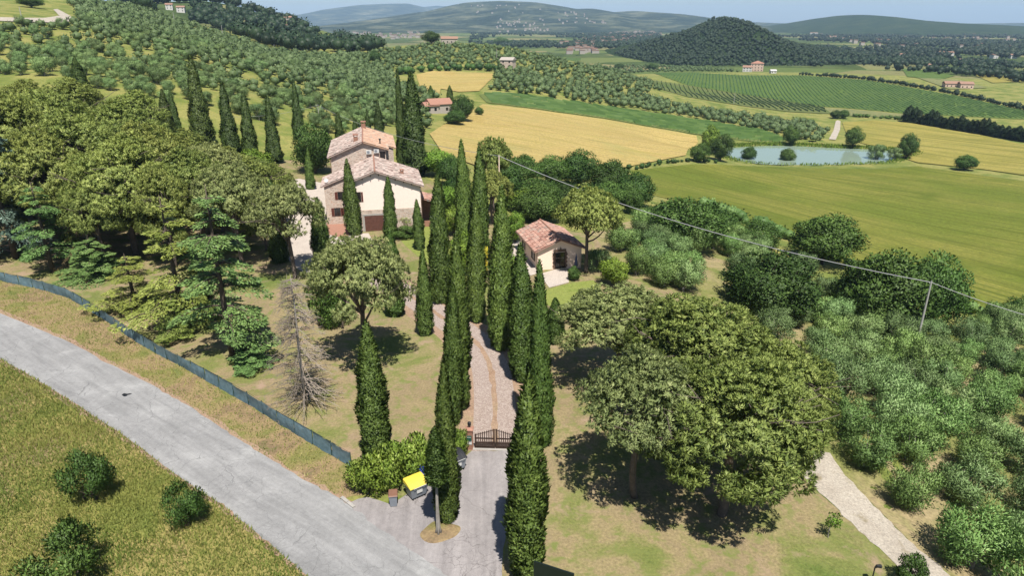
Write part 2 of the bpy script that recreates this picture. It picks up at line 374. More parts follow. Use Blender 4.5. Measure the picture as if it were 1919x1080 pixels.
# pond water
m, nt, b = new_mat('water_mat'); p = pos(nt)
b.inputs['Base Color'].default_value = (.19,.245,.19,1); b.inputs['Roughness'].default_value = .02
b.inputs['Specular IOR Level'].default_value = .5; b.inputs['IOR'].default_value = 1.33
bump(nt, b, noise(nt, .8, 3, .5, p), .08, .1); M['water_mat'] = m
# fence netting
m, nt, b = new_mat('net_mat'); p = pos(nt)
c = ramp(nt, noise(nt, 1.4, 6, .65, p), [(.3, (.065,.11,.13)), (.6, (.115,.18,.21)), (.8, (.21,.27,.29))])
nt.links.new(c, b.inputs['Base Color']); b.inputs['Roughness'].default_value = .8; bump(nt, b, noise(nt, 2.5, 3, .5, p), .5, .1); M['net_mat'] = m
tp = N(nt, 'ShaderNodeBsdfTransparent'); mx = N(nt, 'ShaderNodeMixShader'); mx.inputs[0].default_value = .16
nt.links.new(b.outputs[0], mx.inputs[1]); nt.links.new(tp.outputs[0], mx.inputs[2]); nt.links.new(mx.outputs[0], nt.nodes['Material Output'].inputs['Surface'])
# forested hills, far
def hill_mat(name, stops, scale, fields=None):
    m, nt, b = new_mat(name); p = pos(nt)
    c = ramp(nt, noise(nt, scale, 8, .68, p, .3), stops)
    f = noise(nt, scale * 9, 4, .7, p)
    c = mix(nt, c, ramp(nt, f, [(.35, (.5,.5,.5)), (.65, (1.4,1.4,1.4))]), .7, 'MULTIPLY')
    if fields:
        v2 = N(nt, 'ShaderNodeTexVoronoi', Scale=fields[0]); nt.links.new(mapped(nt, p, .4, (1, 1.0, 0)), v2.inputs['Vector'])
        s2 = N(nt, 'ShaderNodeSeparateColor'); nt.links.new(v2.outputs['Color'], s2.inputs[0])
        fc = ramp(nt, s2.outputs[1], [(0, (.06,.10,.03)), (.4, (.12,.14,.05)), (.7, (.21,.18,.09)), (1, (.09,.12,.04))])
        k = smooth_mask(nt, s2.outputs[0], fields[1], fields[1] + .02)
        c = mix(nt, c, fc, k)
    nt.links.new(c, b.inputs['Base Color']); b.inputs['Roughness'].default_value = 1; b.inputs['Specular IOR Level'].default_value = 0
    bump(nt, b, f, .8, 8); M[name] = m
hill_mat('mountain_mat', [(.34,(.012,.022,.012)),(.47,(.024,.036,.02)),(.56,(.07,.08,.045)),(.68,(.15,.145,.09))], .0034)
hill_mat('dark_hill_mat', [(.3,(.014,.026,.011)),(.5,(.025,.042,.016)),(.7,(.045,.06,.025))], .01)
hill_mat('plain_mat', [(.3,(.03,.05,.02)),(.5,(.06,.085,.03)),(.7,(.10,.115,.045))], .006, (.0065, .5))

# ------------------------------------------------------------------ mesh helpers
def tag(o, label=None, cat=None, group=None, kind=None):
    if label: o['label'] = label
    if cat: o['category'] = cat
    if group: o['group'] = group
    if kind: o['kind'] = kind
    return o
def link(name, me, parent=None, mat=None):
    if mat is not None and not me.materials: me.materials.append(M[mat])
    o = bpy.data.objects.new(name, me); COL.objects.link(o)
    if parent is not None: o.parent = parent
    return o
def empty(name, loc, rz=0, scale=None):
    o = bpy.data.objects.new(name, None); COL.objects.link(o); o.empty_display_size = .3
    o.location = loc; o.rotation_euler = (0, 0, rz)
    if scale: o.scale = scale
    return o
def np_mesh(name, V, F, lv=None, smooth=False, mat=None):
    """F: int array (n,3) or (n,4), or a list of such arrays"""
    Fs = F if isinstance(F, list) else [F]
    Fs = [np.asarray(f, np.int32) for f in Fs if len(f)]
    me = bpy.data.meshes.new(name); V = np.asarray(V, np.float32)
    me.vertices.add(len(V)); me.vertices.foreach_set('co', V.ravel())
    loops = np.concatenate([f.ravel() for f in Fs]); cnt = np.concatenate([np.full(len(f), f.shape[1], np.int32) for f in Fs])
    me.loops.add(len(loops)); me.loops.foreach_set('vertex_index', loops)
    st = np.concatenate([[0], np.cumsum(cnt)[:-1]]).astype(np.int32)
    me.polygons.add(len(cnt)); me.polygons.foreach_set('loop_start', st)
    me.polygons.foreach_set('use_smooth', np.full(len(cnt), bool(smooth)))
    me.update(calc_edges=True)
    if lv is not None:
        a = me.attributes.new('lv', 'FLOAT', 'FACE'); a.data.foreach_set('value', np.asarray(lv, np.float32))
    me.validate(clean_customdata=False)
    if mat: me.materials.append(M[mat])
    return me
class MB:
    """collects shapes into one mesh"""
    def __init__(s): s.V = []; s.F = []; s.n = 0; s.L = []
    def add(s, V, F, lv=None):
        V = np.asarray(V, float)
        F = np.asarray(F, np.int32)
        s.V.append(V); s.F.append(F + s.n); s.n += len(V)
        s.L.append(np.full(len(F), .5) if lv is None else np.broadcast_to(lv, (len(F),))); return s
    def box(s, a, b):
        (x0, y0, z0), (x1, y1, z1) = a, b
        return s.add([(x0,y0,z0),(x1,y0,z0),(x1,y1,z0),(x0,y1,z0),(x0,y0,z1),(x1,y0,z1),(x1,y1,z1),(x0,y1,z1)],
                     [(0,3,2,1),(4,5,6,7),(0,1,5,4),(1,2,6,5),(2,3,7,6),(3,0,4,7)])
    def hexa(s, c8):
        return s.add(c8, [(0,3,2,1),(4,5,6,7),(0,1,5,4),(1,2,6,5),(2,3,7,6),(3,0,4,7)])
    def tube(s, pts, rad, sides=6, cap=True, lv=None):
        pts = np.asarray(pts, float); m = len(pts); rad = np.broadcast_to(rad, (m,))
        tg = np.gradient(pts, axis=0); tg /= np.linalg.norm(tg, axis=1)[:, None] + 1e-9
        ref = np.where(np.abs(tg[:, 2:3]) < .9, np.array([[0, 0, 1.]]), np.array([[1., 0, 0]]))
        ref = np.broadcast_to(ref[len(ref)//2], ref.shape)
        a = np.cross(tg, ref); a /= np.linalg.norm(a, axis=1)[:, None] + 1e-9; bb = np.cross(tg, a)
        an = np.arange(sides) / sides * 2 * math.pi
        V = pts[:, None] + rad[:, None, None] * (np.cos(an)[None, :, None] * a[:, None] + np.sin(an)[None, :, None] * bb[:, None])
        V = V.reshape(-1, 3); F = []
        for i in range(m - 1):
            for j in range(sides):
                k = (j + 1) % sides; F.append((i*sides+j, i*sides+k, (i+1)*sides+k, (i+1)*sides+j))
        s.add(V, F, lv)
        if cap and sides == 4: pass
        if cap:
            c = s.n; s.V.append(np.array([pts[-1], pts[0]])); s.n += 2
            base = c - len(V)
            s.F.append(np.array([(base+(m-1)*sides+j, base+(m-1)*sides+(j+1) % sides, c, c) for j in range(sides)] +
                                [(base+(j+1) % sides, base+j, c+1, c+1) for j in range(sides)], np.int32))
            s.L.append(np.full(2 * sides, .5 if lv is None else lv))
        return s
    def mesh(s, name, mat=None, smooth=False):
        V = np.concatenate(s.V); q = []; t = []; lq = []; lt = []
        for F, L in zip(s.F, s.L):
            if F.shape[1] == 3: t.append(F); lt.append(L)
            else:
                deg = F[:, 2] == F[:, 3]
                if deg.any(): t.append(F[deg][:, :3]); lt.append(L[deg])
                if (~deg).any(): q.append(F[~deg]); lq.append(L[~deg])
        Fs = []; Ls = []
        if q: Fs.append(np.concatenate(q)); Ls.append(np.concatenate(lq))
        if t: Fs.append(np.concatenate(t)); Ls.append(np.concatenate(lt))
        return np_mesh(name, V, Fs, np.concatenate(Ls), smooth, mat)
    def build(s, name, mat, parent=None, smooth=False):
        return link(name, s.mesh(name, mat, smooth), parent)
def unit(v):
    return v / (np.linalg.norm(v, axis=-1, keepdims=True) + 1e-9)
def leaves(P, A, size, width, flatn=None, nrm=None):
    """diamond leaves: base P, long axis A (unit), length size, width ratio"""
    k = len(P); size = np.broadcast_to(size, (k,))[:, None]
    r = rng.normal(size=(k, 3)) if flatn is None else np.cross(A, flatn) + .25 * rng.normal(size=(k, 3))
    B = r - (r * A).sum(-1, keepdims=True) * A; B = unit(B) * size * width * .5
    m = P + A * size * .45
    if nrm is not None:                 # wind each leaf so that it faces the way its tuft does
        flip = (np.cross(m + B - P, A * size) * nrm).sum(-1) < 0; B[flip] *= -1
    V = np.stack([P, m + B, P + A * size, m - B], 1).reshape(-1, 3)
    F = np.arange(4 * k).reshape(k, 4)
    return V, F
def sphere_dirs(k):
    return unit(rng.normal(size=(k, 3)))
def ico(sub=1):
    bm = bmesh.new(); bmesh.ops.create_icosphere(bm, subdivisions=sub, radius=1)
    V = np.array([v.co[:] for v in bm.verts]); F = np.array([[v.index for v in f.verts] for f in bm.faces]); bm.free(); return V, F
ICO1 = ico(1); ICO2 = ico(2)

# ------------------------------------------------------------------ draped sheets
def subdiv_px(poly, step=14, jit=0):
    out = []
    k = len(poly)
    for i in range(k):
        a = np.array(poly[i], float); b = np.array(poly[(i + 1) % k], float)
        m = max(1, int(np.hypot(*(b - a)) / step))
        for j in range(m):
            out.append(a + (b - a) * j / m)
    return np.array(out)
def world_poly(poly, step=14, jit=0.0):
    q = subdiv_px(poly, step); g = ground(q[:, 0], q[:, 1])[:, :2]
    if jit: g = g + rng.normal(size=g.shape) * jit
    return g
def drape(name, xy, mat, off, cell, label, cat):
    bm = bmesh.new()
    vs = [bm.verts.new((x, y, 0)) for x, y in xy]
    f = bm.faces.new(vs); f.normal_update()
    if f.normal.z < 0: f.normal_flip()
    mn, mx_ = xy.min(0), xy.max(0)
    for ax in (0, 1):
        c = math.floor(mn[ax] / cell) * cell + cell
        while c < mx_[ax]:
            co = [0, 0, 0]; co[ax] = c; no = [0, 0, 0]; no[ax] = 1
            bmesh.ops.bisect_plane(bm, geom=bm.verts[:] + bm.edges[:] + bm.faces[:], plane_co=co, plane_no=no, dist=1e-5)
            c += cell
    V = np.array([v.co[:] for v in bm.verts]); z = H(V[:, 0], V[:, 1]) + off
    for v, zz in zip(bm.verts, z): v.co.z = zz
    bmesh.ops.triangulate(bm, faces=[f for f in bm.faces if len(f.verts) > 4])
    me = bpy.data.meshes.new(name); bm.to_mesh(me); bm.free()
    for pl in me.polygons: pl.use_smooth = True
    o = link(name, me, None, mat); tag(o, label, cat, kind='structure'); return o
def sheet(name, poly, mat, off, cell, label, cat, jit=0.0, step=14):
    return drape(name, world_poly(poly, step, jit), mat, off, cell, label, cat)
def inside(xy, poly):
    x, y = xy[:, 0], xy[:, 1]; c = np.zeros(len(x), bool); k = len(poly); j = k - 1
    for i in range(k):
        xi, yi = poly[i]; xj, yj = poly[j]
        c ^= ((yi > y) != (yj > y)) & (x < (xj - xi) * (y - yi) / (yj - yi + 1e-12) + xi); j = i
    return c

# the terrain sheet, out to the horizon
rr = np.concatenate([np.linspace(3, 24, 12)[:-1], np.geomspace(24, 22000, 400)])
aa = np.linspace(R(-66), R(66), 420)
RR, AA = np.meshgrid(rr, aa, indexing='ij')
X, Y = RR * np.sin(AA), RR * np.cos(AA) - 2
Z = H(X, Y)
ia = np.arange(len(rr) * len(aa)).reshape(len(rr), len(aa))
F = np.stack([ia[:-1, :-1], ia[:-1, 1:], ia[1:, 1:], ia[1:, :-1]], -1).reshape(-1, 4)
far = (RR[:-1, :-1] > 900).ravel()
me = np_mesh('terrain', np.stack([X, Y, Z], -1).reshape(-1, 3), [F[~far], F[far]], None, True)
me.materials.append(M['ground_grass']); me.materials.append(M['plain_mat'])
mi = np.zeros(len(F), np.int32); mi[(~far).sum():] = 1; me.polygons.foreach_set('material_index', mi)
terr = link('terrain', me); tag(terr, 'rolling grassy ground reaching to the far plain', 'ground', kind='structure')

# ---- fields
sheet('wheat_field', [(805,252),(830,236),(870,214),(905,196),(1000,206),(1130,224),(1305,255),(1308,268),(1285,292),(1165,316),(1060,316),(1000,322),(900,315),(830,290)], 'wheat_mat', .35, 6,
      'large golden wheat field behind the villa', 'field')
sheet('wheat_field', [(780,140),(813,133),(924,138),(922,148),(898,171),(860,173),(826,167),(822,182),(787,162)], 'wheat_mat', .35, 6,
      'small golden wheat field below the hilltop olives', 'field')
sheet('vine_strip', [(898,178),(930,173),(1000,181),(1150,202),(1300,224),(1430,243),(1480,262),(1455,272),(1308,253),(1130,222),(1000,204),(912,193)], 'vine_strip_mat', .3, 6,
      'green vine strip above the large golden wheat field', 'field')
sheet('wheat_field', [(1578,230),(1640,226),(1720,232),(1800,245),(1919,272),(1990,292),(1990,340),(1840,318),(1720,306),(1690,296),(1660,280),(1590,263)], 'wheat_green_mat', .35, 6,
      'yellow-green wheat field right of the pond', 'field')
sheet('barley_field', [(1180,320),(1290,309),(1350,309),(1480,315),(1640,317),(1720,312),(1820,326),(1990,350),(1990,660),(1919,604),(1790,578),(1600,503),(1470,443),(1310,388),(1200,360)], 'barley_mat', .12, 5,
      'wide olive-green barley field in front of the pond', 'field')
sheet('vineyard', [(1225,137),(1300,136),(1390,141),(1500,141),(1620,150),(1700,163),(1800,181),(1919,208),(1990,226),(1990,236),(1919,224),(1700,213),(1600,204),(1540,200),(1400,178),(1290,160)], 'vineyard_mat', .2, 9,
      'broad deep green vineyard below the dark hill', 'field')
sheet('vineyard', [(1222,150),(1290,161),(1400,179),(1540,201),(1560,214),(1480,210),(1400,200),(1290,182),(1240,168)], 'young_vineyard_mat', .36, 9,
      'paler young vineyard with visible rows beside the olive block', 'field')
sheet('pale_field', [(1536,202),(1600,206),(1700,215),(1700,221),(1600,218),(1556,214)], 'pale_grass_mat', .3, 8, 'pale mown strip at the vineyard foot', 'field')
sheet('dirt_track', [(1553,262),(1562,245),(1566,228),(1570,226),(1575,228),(1574,244),(1566,263)], 'gravel_mat', .4, 4, 'white double-rut track climbing behind the pond', 'track', step=5)
sheet('dirt_track', [(-20,32),(40,34),(85,34),(112,30),(100,18),(108,17),(132,30),(138,39),(118,43),(60,42),(-20,39)], 'gravel_mat', .3, 4, 'pale bent track on the upper left hillside', 'track', step=8)
for poly, mat, lab in [([(1590,86),(1640,91),(1695,99),(1685,107),(1620,101),(1575,93)], 'pale_grass_mat', 'pale mown field far on the right plain'), ([(1690,128),(1740,132),(1790,142),(1760,150),(1700,144)], 'vineyard_mat', 'dark green field beyond the vineyard'),
    ([(1820,138),(1900,142),(1930,152),(1860,156)], 'wheat_green_mat', 'yellowish field near the right edge of the plain'), ([(1720,146),(1800,150),(1850,165),(1780,168)], 'pale_grass_mat', 'light green pasture beyond the vineyard')]:
    sheet('far_field', poly, mat, .5, 25, lab, 'field', 0, 6)
# pond
an = np.linspace(0, 2 * math.pi, 96, endpoint=False)
q = 1.0 * (1 + .07 * np.sin(3 * an + 1) + .05 * np.sin(5 * an)) * 1.03
PV = np.stack([POND[0] + POND[2] * q * np.cos(an), POND[1] + POND[3] * q * np.sin(an), np.full(96, POND_Z)], -1)
PV = np.concatenate([[[POND[0], POND[1], POND_Z]], PV])
PF = np.array([(0, 1 + i, 1 + (i + 1) % 96) for i in range(96)])
tag(link('pond', np_mesh('pond', PV, PF, None, False, 'water_mat')), 'pale turquoise pond in the valley', 'pond', kind='structure')

# ---- near ground
ROAD_L = [(-90,630),(0,672),(83,720),(160,770),(247,827),(333,893),(417,947),(493,1010),(567,1073),(640,1135)]
ROAD_R = [(-90,555),(0,588),(60,612),(133,643),(200,680),(280,720),(350,760),(467,837),(567,900),(640,937),(727,1003),(800,1053),(850,1090),(900,1135)]
FENCE = [(-70,505),(0,527),(70,541),(130,560),(180,590),(240,632),(300,668),(360,700),(420,733),(470,762),(520,795),(570,824),(610,848),(655,874),(676,890)]
LAWN = FENCE + [(690,925),(760,930),(800,905),(850,875),(880,850),(968,850),(960,950),(940,1080),(930,1140),(1250,1160),(1740,1140),(1680,1060),(1600,985),(1510,900),(1440,760),(1340,560),(1230,520),(1160,500),(1110,440),(980,415),(900,380),(800,335),(640,300),(520,300),(420,330),(300,360),(100,380),(-70,420)]
sheet('lawn', LAWN, 'lawn_mat', .012, 1.5, 'dry tan garden lawn around the villa and pines', 'lawn', .05)
sheet('meadow', [(-110,640)] + [(u - 2, v + 2) for u, v in ROAD_L[1:]] + [(560,1160),(-120,1160)], 'meadow_mat', .012, 1.5, 'rough flowering meadow below the road', 'meadow', .08)
sheet('verge', [(-90,552)] + [(u + 1, v - 1) for u, v in ROAD_R[1:10]] + [(690,925)] + FENCE[::-1], 'verge_mat', .018, 1.2, 'rough reddish grass verge between road and fence', 'verge', .06)
sheet('grove_floor', [(1105,452),(1110,430),(1180,415),(1260,410),(1340,450),(1480,520),(1600,600),(1720,640),(1990,640),(1990,1160),(1790,1150),(1700,1010),(1620,930),(1555,862),(1440,740),(1340,565),(1230,530),(1150,520)], 'grove_mat', .012, 2.0, 'dry grassy floor of the olive grove', 'ground')
sheet('road_shoulder', [(u - 5, v + 6) for u, v in ROAD_L] + [(u + 5, v - 5) for u, v in ROAD_R][::-1], 'soil_mat', .022, 1.2, 'sandy broken shoulder along the road edges', 'road shoulder', .10, 9)
sheet('road', ROAD_L + ROAD_R[::-1], 'road_mat', .032, 1.2, 'pale worn asphalt country road with cracks', 'road', .05, 10)
sheet('forecourt', [(884,846),(968,846),(962,900),(955,960),(945,1030),(938,1080),(936,1130),(880,1140),(836,1098),(786,1061),(712,1011),(640,950),(672,936),(690,932),(730,946),(760,930),(800,905),(850,876)], 'forecourt_mat', .026, 1.0, 'cracked pinkish asphalt forecourt before the gate', 'driveway', .04)
DRIVE = [(928,846),(928,800),(927,740),(920,690),(905,655),(870,622),(820,590),(770,555),(715,528),(650,500),(600,470),(560,430),(545,390),(545,345)]
def strip(px, hw, off0=0.0, sub=6):
    g = ground([a for a, _ in px], [b for _, b in px])[:, :2]
    t = np.linspace(0, len(g) - 1, (len(g) - 1) * sub + 1)
    c = np.stack([np.interp(t, np.arange(len(g)), g[:, i]) for i in (0, 1)], -1)
    for _ in range(6): c[1:-1] = (c[:-2] + c[1:-1] * 2 + c[2:]) / 4
    tg = unit(np.gradient(c, axis=0)); nr = np.stack([-tg[:, 1], tg[:, 0]], -1)
    hw = np.broadcast_to(hw, (len(c),))[:, None]
    return c, np.concatenate([c + nr * (hw + off0), (c + nr * (off0 - hw))[::-1]])
c, xy = strip(DRIVE, 3.0); drape('drive_shoulder', xy + rng.normal(size=xy.shape) * .07, 'soil_mat', .024, 1.0, 'bare pinkish soil shoulders of the drive', 'soil')
c, xy = strip(DRIVE[:11], 1.85); drape('driveway', xy, 'setts_mat', .034, .8, 'stone-sett driveway winding from gate to villa', 'driveway')
c, xy = strip(DRIVE[:9], .24); drape('drive_centre_strip', xy + rng.normal(size=xy.shape) * .05, 'soil_mat', .042, .8, 'sandy centre strip between the sett wheel tracks', 'soil')
sheet('yard', [(470,400),(520,345),(560,335),(612,345),(618,400),(640,440),(690,437),(700,460),(640,500),(590,520),(560,505),(520,470)], 'yard_mat', .05, 1.0, 'pale gravel yard left of the villa', 'yard', .1)
sheet('garden_path', [(948,458),(975,452),(1003,478),(1009,512),(985,520),(958,500)], 'yard_mat', .05, .8, 'pale paved path beside the cottage', 'path', .05)
sheet('terrace', [(1012,514),(1040,506),(1063,505),(1066,530),(1030,540)], 'yard_mat', .055, .8, 'pale stone terrace before the cottage door', 'terrace', .03)
sheet('green_lawn', [(1020,545),(1066,532),(1110,525),(1125,535),(1100,575),(1050,585),(1020,570)], 'green_lawn', .03, 1.0, 'watered green lawn patch before the cottage', 'lawn', .1)
sheet('green_lawn', [(740,440),(815,415),(850,470),(890,520),(850,560),(810,500),(770,470)], 'green_lawn', .028, 1.0, 'watered green lawn strip behind the drive cypresses', 'lawn', .1)
sheet('gravel_track', [(1505,893),(1515,905),(1600,985),(1680,1060),(1720,1110),(1840,1140),(1780,1080),(1700,1010),(1620,930),(1575,880),(1556,850),(1530,845)], 'gravel_mat', .03, 1.0, 'pale gravel track between lawn and olive grove', 'track', .08)
sheet('gravel_track', [(1320,470),(1345,490),(1365,530),(1360,570),(1310,575),(1315,545),(1325,520),(1305,490)], 'grove_mat', .03, 1.0, 'sandy track bend among the olives', 'track', .1)

# ================================================================== far hills
def fbm(x, y, seed, octv=5):
    r = np.random.default_rng(seed); z = np.zeros_like(x); a = 1.0; f = 1.0
    for _ in range(octv):
        for k in range(3):
            t = r.uniform(0, 6.28); ph = r.uniform(0, 6.28)
            z += a * np.sin((x * math.cos(t) + y * math.sin(t)) * f + ph + 1.3 * np.sin((x * math.sin(t) - y * math.cos(t)) * f * .7 + ph)) / 3
        a *= .5; f *= 2.03
    return z
def ridge_hill(name, sil, t, wf, wb, base, mat, label, nx=240, ny=90, rough=.10, seed=1, feat=500.0):
    """a hill whose crest follows a skyline at ground distance t; wf and wb are its widths to the front and back"""
    us = np.array([s[0] for s in sil], float); vs = np.array([s[1] for s in sil], float)
    uu = np.linspace(us[0], us[-1], nx)
    vv = np.interp(uu, us, vs)
    ker = np.hanning(9); ker /= ker.sum(); vv[4:-4] = np.convolve(vv, ker, 'valid')
    yc = t; k = (540 - vv) / FPX
    dirx = (uu - 959.5) / FPX / (cp + k * sp)
    zc = np.array([z_at(yc, v) for v in vv])
    end = sstep(0, .10, np.linspace(0, 1, nx)) * sstep(0, .10, np.linspace(1, 0, nx))
    hh = np.maximum(zc - base, 0) * end ** .5
    q = np.concatenate([np.linspace(-1, 0, ny * 2 // 3), np.linspace(0, 1, ny // 3)[1:]])
    prof = np.where(q < 0, np.cos(q * math.pi / 2) ** 1.6, np.cos(q * math.pi / 2) ** 1.2)
    Yg = yc + np.where(q < 0, q * wf, q * wb)
    XX = (dirx * yc)[None, :] * np.ones((len(q), 1)); YY = Yg[:, None] * np.ones((1, nx))
    nz = fbm(XX / feat, YY / feat, seed)
    ZZ = base - 3 + (hh[None] + 3) * prof[:, None]
    ZZ += nz * hh[None] * rough * 2.2 * (prof * (1 - prof) * 2.4)[:, None] - hh[None] * .0
    ix = np.arange(len(q) * nx).reshape(len(q), nx)
    Fq = np.stack([ix[:-1, :-1], ix[:-1, 1:], ix[1:, 1:], ix[1:, :-1]], -1).reshape(-1, 4)
    o = link(name, np_mesh(name, np.stack([XX, YY, ZZ], -1).reshape(-1, 3), Fq, None, True, mat))
    tag(o, label, 'hill', kind='structure'); return XX, YY, ZZ
B0 = -36
ridge_hill('mountain', [(500,44),(540,38),(600,24),(640,15),(680,9),(720,7),(765,6),(800,14),(830,24),(870,40),(930,50)], 13500, 4000, 2500, B0, 'mountain_mat', 'palest blue mountain far behind on the left skyline', seed=3, feat=900)
ridge_hill('mountain', [(740,36),(790,13),(820,10),(850,12),(900,30),(960,44)], 16000, 3000, 2500, B0, 'mountain_mat', 'faint blue mountain between the two nearer ones', seed=4, feat=900)
MX = ridge_hill('mountain', [(560,66),(640,50),(700,38),(760,28),(820,20),(850,12),(880,6),(940,3),(1000,5),(1040,11),(1070,17),(1100,16),(1140,23),(1180,20),(1250,25),(1300,36),(1380,50),(1440,58)], 7600, 3600, 2500, B0, 'mountain_mat', 'long blue wooded mountain in the middle of the skyline', 320, 120, .13, 5, 650)
ridge_hill('mountain', [(1370,52),(1410,41),(1450,45),(1500,50),(1540,52)], 8200, 2500, 2000, B0, 'mountain_mat', 'low distant ridge between the dark hill and the right hill', seed=6, feat=600)
ridge_hill('mountain', [(1420,60),(1480,52),(1530,42),(1570,32),(1605,27),(1640,30),(1680,36),(1740,41),(1800,44),(1850,47),(1919,52)], 4600, 1500, 1500, B0, 'dark_hill_mat', 'dark blue-green wooded hill on the right skyline', 240, 90, .12, 7, 400)
ridge_hill('mountain', [(1750,52),(1830,46),(1880,43),(1960,42),(2100,44),(2200,52)], 9500, 2500, 2000, B0, 'mountain_mat', 'low hazy ridge at the right edge of the skyline', seed=8, feat=700)
DX = ridge_hill('wooded_hill', [(u, v + {1345: 3, 1370: 4, 1250: 12, 1290: 13, 1320: 11, 1400: 12, 1440: 14}.get(u, 8)) for u, v in [(1080,110),(1130,101),(1165,91),(1200,77),(1250,59),(1290,46),(1320,37),(1345,32),(1370,34),(1400,48),(1440,64),(1500,79),(1560,93),(1640,108),(1700,116)]], 1500, 520, 420, B0, 'dark_hill_mat', 'dark wooded cone-shaped hill behind the vineyard', 260, 120, .10, 9, 140)

# ================================================================== tree kinds
def limb(mb, p0, p1, r0, r1, bend=.1, seg=5, sides=6):
    p0 = np.array(p0, float); p1 = np.array(p1, float); L = np.linalg.norm(p1 - p0)
    t = np.linspace(0, 1, seg)[:, None]
    off = rng.normal(size=3) * bend * L
    pts = p0 + (p1 - p0) * t + off * (t * (1 - t)) * 2
    mb.tube(pts, np.linspace(r0, r1, seg), sides); return pts
def crown_from(name, parts, mat):
    """parts: (verts, faces, tone[, leaf normals]); leaf normals soften the shading into tufts"""
    V = []; F = []; L = []; NN = []; k = 0; soft = any(len(q) > 3 for q in parts)
    for q in parts:
        v, f, l = q[:3]; V.append(v); F.append(f + k); k += len(v); L.append(l)
        NN.append(np.repeat(q[3], len(v) // len(q[3]), axis=0) if len(q) > 3 else unit((v - np.array([0, 0, v[:, 2].mean()])) * np.array([1, 1, .2])))
    q = [f for f in F if f.shape[1] == 4]; t = [f for f in F if f.shape[1] == 3]
    lq = [l for f, l in zip(F, L) if f.shape[1] == 4]; lt = [l for f, l in zip(F, L) if f.shape[1] == 3]
    Fs = []; Ls = []
    if q: Fs.append(np.concatenate(q)); Ls += lq
    if t: Fs.append(np.concatenate(t)); Ls += lt
    me = np_mesh(name, np.concatenate(V), Fs, np.concatenate(Ls), soft, mat)
    if soft: me.normals_split_custom_set_from_vertices(np.concatenate(NN).astype(np.float32))
    return me
def jit(v, a): return unit(v + a * rng.normal(size=v.shape))
def rnd(k, lo=0., hi=1.): return rng.uniform(lo, hi, k)

def pine_kind(mat='pine_needles', clumps=1300, per=24, Hh=12., Rr=5., low=.42, dome=1.0, gaps=.0, lean=.0, deep=0., tuft=(.26, .46), nw=.26):
    """umbrella pine: forked trunk, domed crown of needle tufts"""
    mb = MB(); top = np.array([lean, .2, Hh * .55])
    limb(mb, (0, 0, -.3), top, .32, .2, .06, 7, 8)
    tips = []
    for i in range(11):
        a = i * 2.4 + rng.uniform(-.3, .3); rad = Rr * rng.uniform(.35, .85)
        e = np.array([math.cos(a) * rad, math.sin(a) * rad, Hh * (.62 + .22 * (1 - rad / Rr))]) + np.array([lean, 0, 0])
        s = np.array([0, 0, 1.]) * Hh * rng.uniform(.32, .55) + np.array([lean * .6, .1, 0])
        pts = limb(mb, s, e, .13, .04, .15, 6, 5); tips.append(e)
        for _ in range(3):
            limb(mb, pts[rng.integers(2, 5)], e + rng.normal(size=3) * np.array([1.3, 1.3, .5]), .05, .02, .15, 4, 4)
    trunk = mb.mesh('trunk', 'pine_bark', True)
    # lobes give an uneven dome
    lob = []
    for i in range(44):
        a = i * 2.4; q = (i + .4) / 44; rad = Rr * math.sqrt(q) * .86
        zc = Hh * (.50 + .34 * math.sqrt(max(0, 1 - (rad / Rr) ** 2)) - (.10 if i % 3 == 0 else 0) - (.10 * rng.random() + deep * 1.15) * q - deep * .15) + rng.normal() * .30
        lob.append((math.cos(a) * rad + rng.normal() * .3 + lean, math.sin(a) * rad + rng.normal() * .3, zc, Rr * rng.uniform(.19, .31)))
    lob = np.array(lob)
    ci = rng.integers(0, len(lob), clumps * 3)
    d = sphere_dirs(clumps * 3); d[:, 2] = np.abs(d[:, 2]) * 1.1 - .35; d = unit(d)
    C = lob[ci, :3] + d * lob[ci, 3:4] * np.array([1, 1, .80]) * rng.uniform(.82, 1.05, (len(ci), 1))
    dist = np.linalg.norm((C[:, None] - lob[None, :, :3]) / np.array([1, 1, .8]), axis=-1) / lob[None, :, 3]
    C = C[(dist < .78).sum(1) == 0][:clumps]; d = unit((C - np.array([lean, 0, Hh * .55])) * np.array([1, 1, 1.6]))
    if gaps: C_ok = rng.random(len(C)) > gaps; C = C[C_ok]; d = d[C_ok]
    k = len(C); cr = rnd(k, *tuft)
    idx = np.repeat(np.arange(k), per)
    dd = unit(sphere_dirs(len(idx)) + d[idx] * .6 + np.array([0, 0, .45]))
    P = C[idx] + dd * cr[idx, None] * .15
    nr_ = jit(dd * .55 + d[idx] * .55 + np.array([0, 0, .30]), .22)
    v, f = leaves(P, dd, cr[idx] * rnd(len(idx), .65, 1.1), nw, nrm=nr_)
    tone = np.clip(rnd(k)[idx] * .6 + rnd(len(idx)) * .3 + .1 * rnd(len(idx)), 0, 1)
    parts = [(v, f, tone, nr_)]
    # inner sparse needles so that the dome is not hollow
    m = clumps * 6; ci = rng.integers(0, len(lob), m)
    P = lob[ci, :3] + sphere_dirs(m) * lob[ci, 3:4] * rng.uniform(.2, .85, (m, 1)) * np.array([1, 1, .7])
    nr_ = jit((P - lob[ci, :3]) / lob[ci, 3:4], .3); v, f = leaves(P, sphere_dirs(m), rnd(m, .3, .5), .4, nrm=nr_); parts.append((v, f, rnd(m) * .7, nr_))
    return trunk, crown_from('crown', parts, mat)

